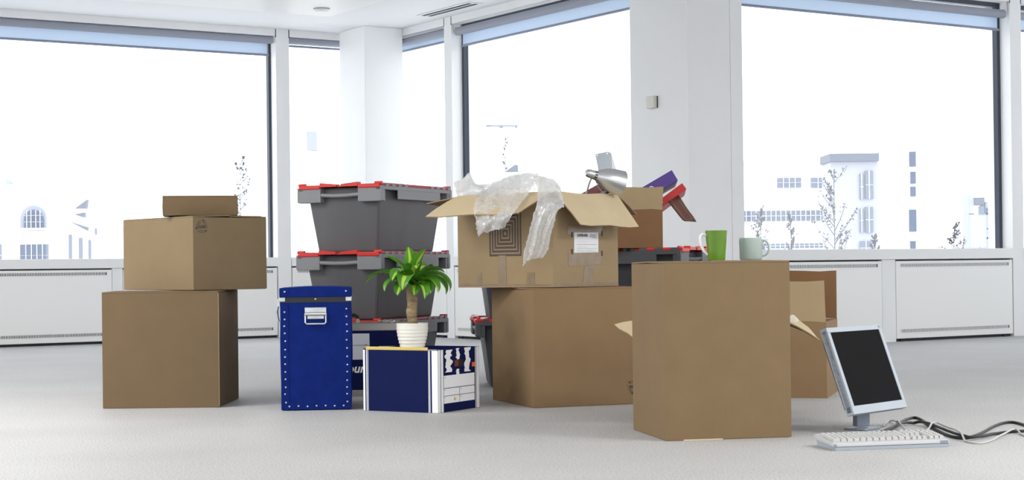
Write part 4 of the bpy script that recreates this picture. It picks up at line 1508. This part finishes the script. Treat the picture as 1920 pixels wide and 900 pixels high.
for r_ in range(6):
    y0 = -y + .022 + r_ * pit + (.006 if r_ == 5 else 0)
    blocks = [(-x + .010, 15), (-x + .010 + 15.35 * pit, 3), (-x + .010 + 18.7 * pit, 4)]
    for bi, (xs, nk_) in enumerate(blocks):
        if bi == 1 and r_ == 2: continue
        i = 0.0
        while i < nk_ - .01:
            w_ = 1.0
            if r_ == 0 and bi == 0:
                w_ = {0: 1.5, 3: 6.0}.get(int(i), 1.25)
            if bi == 1 and r_ == 1 and int(i) != 1:
                i += 1; continue
            w_ = min(w_, nk_ - i)
            xa, xb = xs + i * pit + .0012, xs + (i + w_) * pit - .0012
            if xb < x - .006:
                ya, yb = y0 + .0012, y0 + pit - .0012
                za, zb = zk(ya), zk(yb)
                s_ = .0022
                ks.hexa([(xa, ya, za), (xb, ya, za), (xb, yb, zb), (xa, yb, zb), (xa + s_, ya + .001, za + .009), (xb - s_, ya + .001, za + .009), (xb - s_, yb - s_, zb + .009), (xa + s_, yb - s_, zb + .009)])
            i += w_
ks.build('keys', 'key', t, kind='stuff')
MB().box(x - .034, x - .006, -y + .0005, -y + .004, .013, .022).build('badge', 'ink_grey', t)
MB().box(-x + .003, -x + .014, -y + .0005, -y + .004, .012, .021).build('badge', 'ink_grey', t)


# ------------------------------------------------------------------ cables on the carpet
LAID = []


def cable(label, pts, r, m_, name='cable'):
    ctrl = [PZ(px, py, r) for px, py in pts]
    fine = []
    n_ = len(ctrl)
    for k in range(n_ - 1):
        p0, p1, p2, p3 = ctrl[max(k - 1, 0)], ctrl[k], ctrl[k + 1], ctrl[min(k + 2, n_ - 1)]
        for j in range(8):
            f_ = j / 8
            fine.append(.5 * ((2 * p1) + (p2 - p0) * f_ + (2 * p0 - 5 * p1 + 4 * p2 - p3) * f_ ** 2 + (3 * p1 - p0 - 3 * p2 + p3) * f_ ** 3))
    fine.append(ctrl[-1])
    for p_ in fine:                        # lie on the carpet, rise only to cross a cable laid earlier
        for q_, rq in LAID:
            d_2 = math.hypot(p_.x - q_.x, p_.y - q_.y)
            k_ = max(0.0, 1 - max(0.0, d_2 - (r + rq)) / .05)
            p_.z = max(p_.z, r + (q_.z + rq) * k_ * k_ * (3 - 2 * k_))
    LAID.extend([(p_.copy(), r) for p_ in fine])
    return tag(MB().tube(fine, r, 10).build(name, m_, None, smooth=True), label, 'cable')


cable('black cable arching furthest back from the monitor across the carpet',
      [(1640, 812), (1664, 806), (1688, 792), (1700, 786), (1716, 783), (1730, 788), (1742, 797), (1760, 808), (1780, 817), (1800, 821), (1818, 820), (1840, 812), (1862, 800), (1882, 793), (1902, 792), (1925, 798), (1950, 806)], .0052, 'cable_black')
cable('black cable running across the carpet between the other black cable and the grey one',
      [(1652, 814), (1672, 807), (1690, 798), (1708, 794), (1726, 795), (1744, 800), (1762, 807), (1780, 814), (1800, 821), (1820, 823), (1842, 820), (1864, 814), (1890, 810), (1925, 808), (1950, 810)], .0052, 'cable_black')
cable('thin pale grey cable winding across the carpet from the keyboard',
      [(1657, 800), (1664, 791), (1674, 791), (1682, 797), (1690, 805), (1712, 810), (1740, 808), (1750, 803), (1762, 803), (1780, 809), (1796, 819), (1810, 827), (1836, 831), (1858, 826), (1880, 817), (1898, 811), (1908, 811), (1922, 817), (1950, 824)], .0033, 'cable_grey')


# ------------------------------------------------------------------ outside: pale buildings, crane, bare trees
GZ = -6.5
struct(MB().box(-160, 160, 24, 320, GZ - .5, GZ).build('ground', 'pave'))


def fbox(mb, x0, x1, y0, y1, Y0, dep, m=0):
    """box whose front face fills the pixel rectangle at distance Y0"""
    a_, b2 = PD(x0, y1, Y0), PD(x1, y0, Y0)
    return mb.box(a_.x, b2.x, Y0, Y0 + dep, min(a_.z, b2.z), max(a_.z, b2.z), m)


def building(name, label, Y0, walls, wins, roofs=(), m_='facade', wm='facade_w', cat='building', bars=True):
    bx0 = PD((walls[0][0] + walls[0][1]) / 2, 500, Y0)
    t = thing(name, label, cat, (bx0.x, Y0, GZ))
    def add(nm, rect, off, dep, mk):
        mb = MB(Matrix.Translation(-t.location))
        fbox(mb, *rect, Y0 + off, dep)
        return mb.build(nm, mk, t)
    for r_ in walls:
        mb = MB(Matrix.Translation(-t.location))
        a_, b2 = PD(r_[0], r_[3], Y0), PD(r_[1], r_[2], Y0)
        mb.box(a_.x, b2.x, Y0, Y0 + 2, GZ if r_[3] > 500 else a_.z, b2.z)
        mb.build('wall', m_, t)
    for r_ in wins:
        o_ = add('window', r_[:4], -.12, .3, wm)
        if bars:
            x0, x1, y0, y1 = r_[:4]
            k = max(2, int((x1 - x0) / 9)); 
            mb = MB(Matrix.Translation(-t.location))
            for i in range(1, k):
                xx = x0 + (x1 - x0) * i / k
                fbox(mb, xx - .5, xx + .5, y0, y1, Y0 - .16, .05)
            ym = (y0 + y1) / 2
            fbox(mb, x0, x1, ym - .5, ym + .5, Y0 - .16, .05)
            mb.build('glazing_bar', 'facade', o_)
    for r_ in roofs: add('roof', r_[:4], -.3, 2.3, 'roof_far')
    return t


YB = 72.0
building('office_building', 'pale stepped office block with ribbon windows outside the window behind the monitor', YB + 6,
         [(1385, 1560, 300, 520)], [(1458, 1502, 333, 352), (1521, 1547, 333, 352), (1390, 1548, 394, 415), (1390, 1545, 456, 466)])
building('office_building', 'bluish office tower with a dark slate roof edge outside the window behind the monitor', YB,
         [(1560, 1646, 303, 520)], [(1613, 1619, 326, 374), (1623, 1637, 320, 373), (1613, 1619, 391, 436), (1623, 1637, 388, 436), (1613, 1635, 452, 478)],
         [(1556, 1648, 287, 303)], 'facade_b')
building('office_building', 'slim white tower with a column of dark windows outside the window behind the monitor', YB + 12,
         [(1653, 1720, 284, 520)], [(1706, 1717, 284, 312), (1708, 1717, 322, 344), (1708, 1717, 350, 368), (1706, 1718, 393, 434), (1708, 1717, 452, 475)], bars=False)
building('distant_building', 'far small pale block with a chimney beside the window frame behind the monitor', 160,
         [(1817, 1873, 400, 520), (1817, 1826, 365, 402), (1848, 1873, 378, 402)], [(1836, 1846, 386, 402), (1850, 1860, 390, 400)], [(1828, 1846, 370, 384)], 'facade_b', bars=False)
# left: brick hall with an arched window
lb_ = building('old_hall', 'pale old hall with an arched window outside the window behind the stacked cartons', 100,
               [(-60, 100, 345, 540)], [(38, 90, 458, 500), (-10, 2, 458, 500)])
arc = MB(Matrix.Translation(-lb_.location))
def arch(mb, cx_, yb_, r_px, Y0, dep):
    pts = [PD(cx_ + r_px * math.cos(a_), yb_ - r_px * 1.05 * math.sin(a_), Y0) for a_ in [math.pi * k / 14 for k in range(15)]]
    pts = [PD(cx_ + r_px, yb_ + 17, Y0)] + pts + [PD(cx_ - r_px, yb_ + 17, Y0)]
    n_ = len(pts)
    vs = [tuple(p_) for p_ in pts] + [(p_.x, p_.y + dep, p_.z) for p_ in pts]
    mb.add(vs, [tuple(range(n_)), tuple(range(n_, 2 * n_))[::-1]] + [(i, (i + 1) % n_, n_ + (i + 1) % n_, n_ + i) for i in range(n_)])
arch(arc, 62.5, 411, 24.5, 99.8, .5)
ao = arc.build('arched_surround', 'facade_b', lb_)
a2 = MB(Matrix.Translation(-lb_.location)); arch(a2, 62.5, 412, 18, 99.6, .3); a2.build('arched_pane', 'facade_w', ao)
a3 = MB(Matrix.Translation(-lb_.location))
for xx in (50, 58, 67, 75): fbox(a3, xx - .5, xx + .5, 394, 428, 99.5, .05)
for yy in (404, 416): fbox(a3, 45, 80, yy - .5, yy + .5, 99.5, .05)
fbox(a3, 36, 89, 427, 431, 99.3, .6)
a3.build('glazing_bar', 'facade', ao)
rf = MB(Matrix.Translation(-lb_.location))
p0, p1, p2 = PD(-80, 362, 110), PD(42, 356, 110), PD(-10, 318, 110)
rf.add([p0, p1, p2, p0 + G((0, 6, 0)), p1 + G((0, 6, 0)), p2 + G((0, 6, 0))], [(0, 1, 2), (5, 4, 3), (0, 3, 4, 1), (1, 4, 5, 2), (2, 5, 3, 0)])
rf.build('roof', 'facade_b', lb_)
gb = building('gabled_house', 'small gabled house with slim windows outside the window behind the stacked cartons', 130,
              [(118, 225, 425, 540)], [(129, 134, 440, 486), (148, 154, 446, 486), (166, 170, 450, 486), (178, 181, 428, 440)], bars=False)
g2 = MB(Matrix.Translation(-gb.location))
for tri in (((140, 391), (161, 391), (163, 374)), ((131, 416), (163, 432), (163, 426)), ((138, 402), (158, 398), (157, 408))):
    ps_ = [PD(*q, 129.5) for q in tri]
    g2.add(ps_ + [p_ + G((0, .6, 0)) for p_ in ps_], [(0, 1, 2), (5, 4, 3), (0, 3, 4, 1), (1, 4, 5, 2), (2, 5, 3, 0)])
g2.build('gable_roof', 'roof_far', gb)
cm = thing('chimney_stack', 'tall grey chimney stack outside the window behind the grey crates', 'chimney', G((PD(584, 520, 150).x, 150, GZ)))
mb = MB(Matrix.Translation(-cm.location)); fbox(mb, 575, 593, 246, 282, 150, 1.2); mb.build('stack_head', 'facade_b', cm)
mb = MB(Matrix.Translation(-cm.location)); fbox(mb, 577, 585, 282, 660, 150.2, .8); mb.build('shaft', 'facade', cm)
cr_ = thing('tower_crane', 'distant tower crane outside the window behind the desk lamp', 'crane', G((PD(940, 520, 250).x, 250, GZ)))
mb = MB(Matrix.Translation(-cr_.location)); mb.tube([PD(911, 236, 250), PD(970, 236, 250)], .10, 6); mb.build('jib', 'facade_w', cr_)
mb = MB(Matrix.Translation(-cr_.location)); mb.tube([PD(940, 236, 250), G((PD(940, 236, 250).x, 250, GZ))], .10, 6); mb.build('mast', 'facade', cr_)
mb = MB(Matrix.Translation(-cr_.location)); fbox(mb, 966, 970, 234, 240, 250, .4); fbox(mb, 936, 943, 236, 240, 249.8, .5); mb.build('cab', 'facade_w', cr_)
ml = building('low_building', 'low pale building with a pitched roof outside the window behind the desk lamp', 120,
              [(870, 975, 322, 540)], [(881, 890, 345, 400), (896, 906, 350, 400)], m_='facade', bars=False)
g2 = MB(Matrix.Translation(-ml.location))
ps_ = [PD(*q, 119.5) for q in ((948, 321), (972, 321), (971, 309), (965, 309))]
g2.add(ps_ + [p_ + G((0, 4, 0)) for p_ in ps_], [(0, 1, 2, 3), (7, 6, 5, 4), (0, 4, 5, 1), (1, 5, 6, 2), (2, 6, 7, 3), (3, 7, 4, 0)])
g2.build('roof', 'roof_far', ml)


def bare_tree(label, px, py_top, py_base, spread_px, Y0, seed, leaf_n, lean=0.0):
    rr_ = random.Random(seed)
    base = PD(px, py_base, Y0); base.z = GZ; top = PD(px, py_top, Y0)
    H_ = top.z - base.z
    fv = (PD(px, py_base, Y0).z - GZ) / H_
    S_ = spread_px / F_PX * Y0
    t_ = thing('bare_tree', label, 'tree', base)
    tk, lf = MB(), MB()
    def leafq(p_):
        s_ = Y0 / F_PX * rr_.uniform(1.8, 4.0)
        a_ = G((rr_.uniform(-1, 1), rr_.uniform(-1, 1), rr_.uniform(-1, 1))).normalized(); c_ = a_.orthogonal().normalized()
        lf.add([p_ - a_ * s_, p_ + c_ * s_ * .7, p_ + a_ * s_, p_ - c_ * s_ * .7], [(0, 1, 2, 3)])
    tk.tube([G((0, 0, 0)), G((lean * .3, 0, H_ * .5)), G((lean, 0, H_))], [Y0 / F_PX * 1.6, Y0 / F_PX * 1.0, Y0 / F_PX * .4], 6)
    nb = 22
    for k in range(nb):
        f_ = fv + (1 - fv) * (.06 + .92 * k / nb)
        fr_ = (f_ - fv) / (1 - fv)
        z0 = H_ * f_
        an = rr_.uniform(0, 2 * math.pi)
        ln = S_ * (1.05 - fr_ * .75) * rr_.uniform(.5, 1)
        p0 = G((lean * f_, 0, z0)); p1 = p0 + G((math.cos(an) * ln * .5, math.sin(an) * ln * .5, ln * .55)); p2 = p0 + G((math.cos(an) * ln, math.sin(an) * ln, ln * 1.35))
        tk.tube([p0, p1, p2], [Y0 / F_PX * .8, Y0 / F_PX * .6, Y0 / F_PX * .35], 4)
        for j in range(int(leaf_n * 1.6)):
            q_ = p0.lerp(p2, rr_.uniform(.25, 1.0)) + G((rr_.uniform(-1, 1), rr_.uniform(-1, 1), rr_.uniform(-1, 1))) * ln * .18
            leafq(q_)
    tk.build('trunk', 'twig', t_)
    lf.build('foliage', 'twig_leaf', t_, closed=False, kind='stuff')
    return t_


bare_tree('tall bare tree with sparse leaves before the bluish tower', 1566, 322, 520, 58, 58, 1, 9)
bare_tree('bushier bare tree before the ribbon windows outside the window behind the monitor', 1428, 388, 520, 34, 58, 2, 5)
bare_tree('thin bare sapling before the ribbon windows outside the window behind the monitor', 1484, 400, 520, 22, 63.5, 3, 5)
bare_tree('low bare shrub between the two towers outside the window behind the monitor', 1640, 440, 520, 20, 60, 4, 5)
bare_tree('bare tree beside the far chimney block outside the window behind the monitor', 1790, 420, 520, 34, 90, 5, 5)
bare_tree('bare tree in front of the far pale block outside the window behind the monitor', 1866, 378, 520, 30, 90, 6, 4)
bare_tree('sparse leafy birch outside the window behind the stack of three cartons', 452, 296, 520, 46, 70, 7, 6)
bare_tree('faint far tree under the crane outside the window behind the desk lamp', 950, 246, 520, 18, 160, 8, 3)
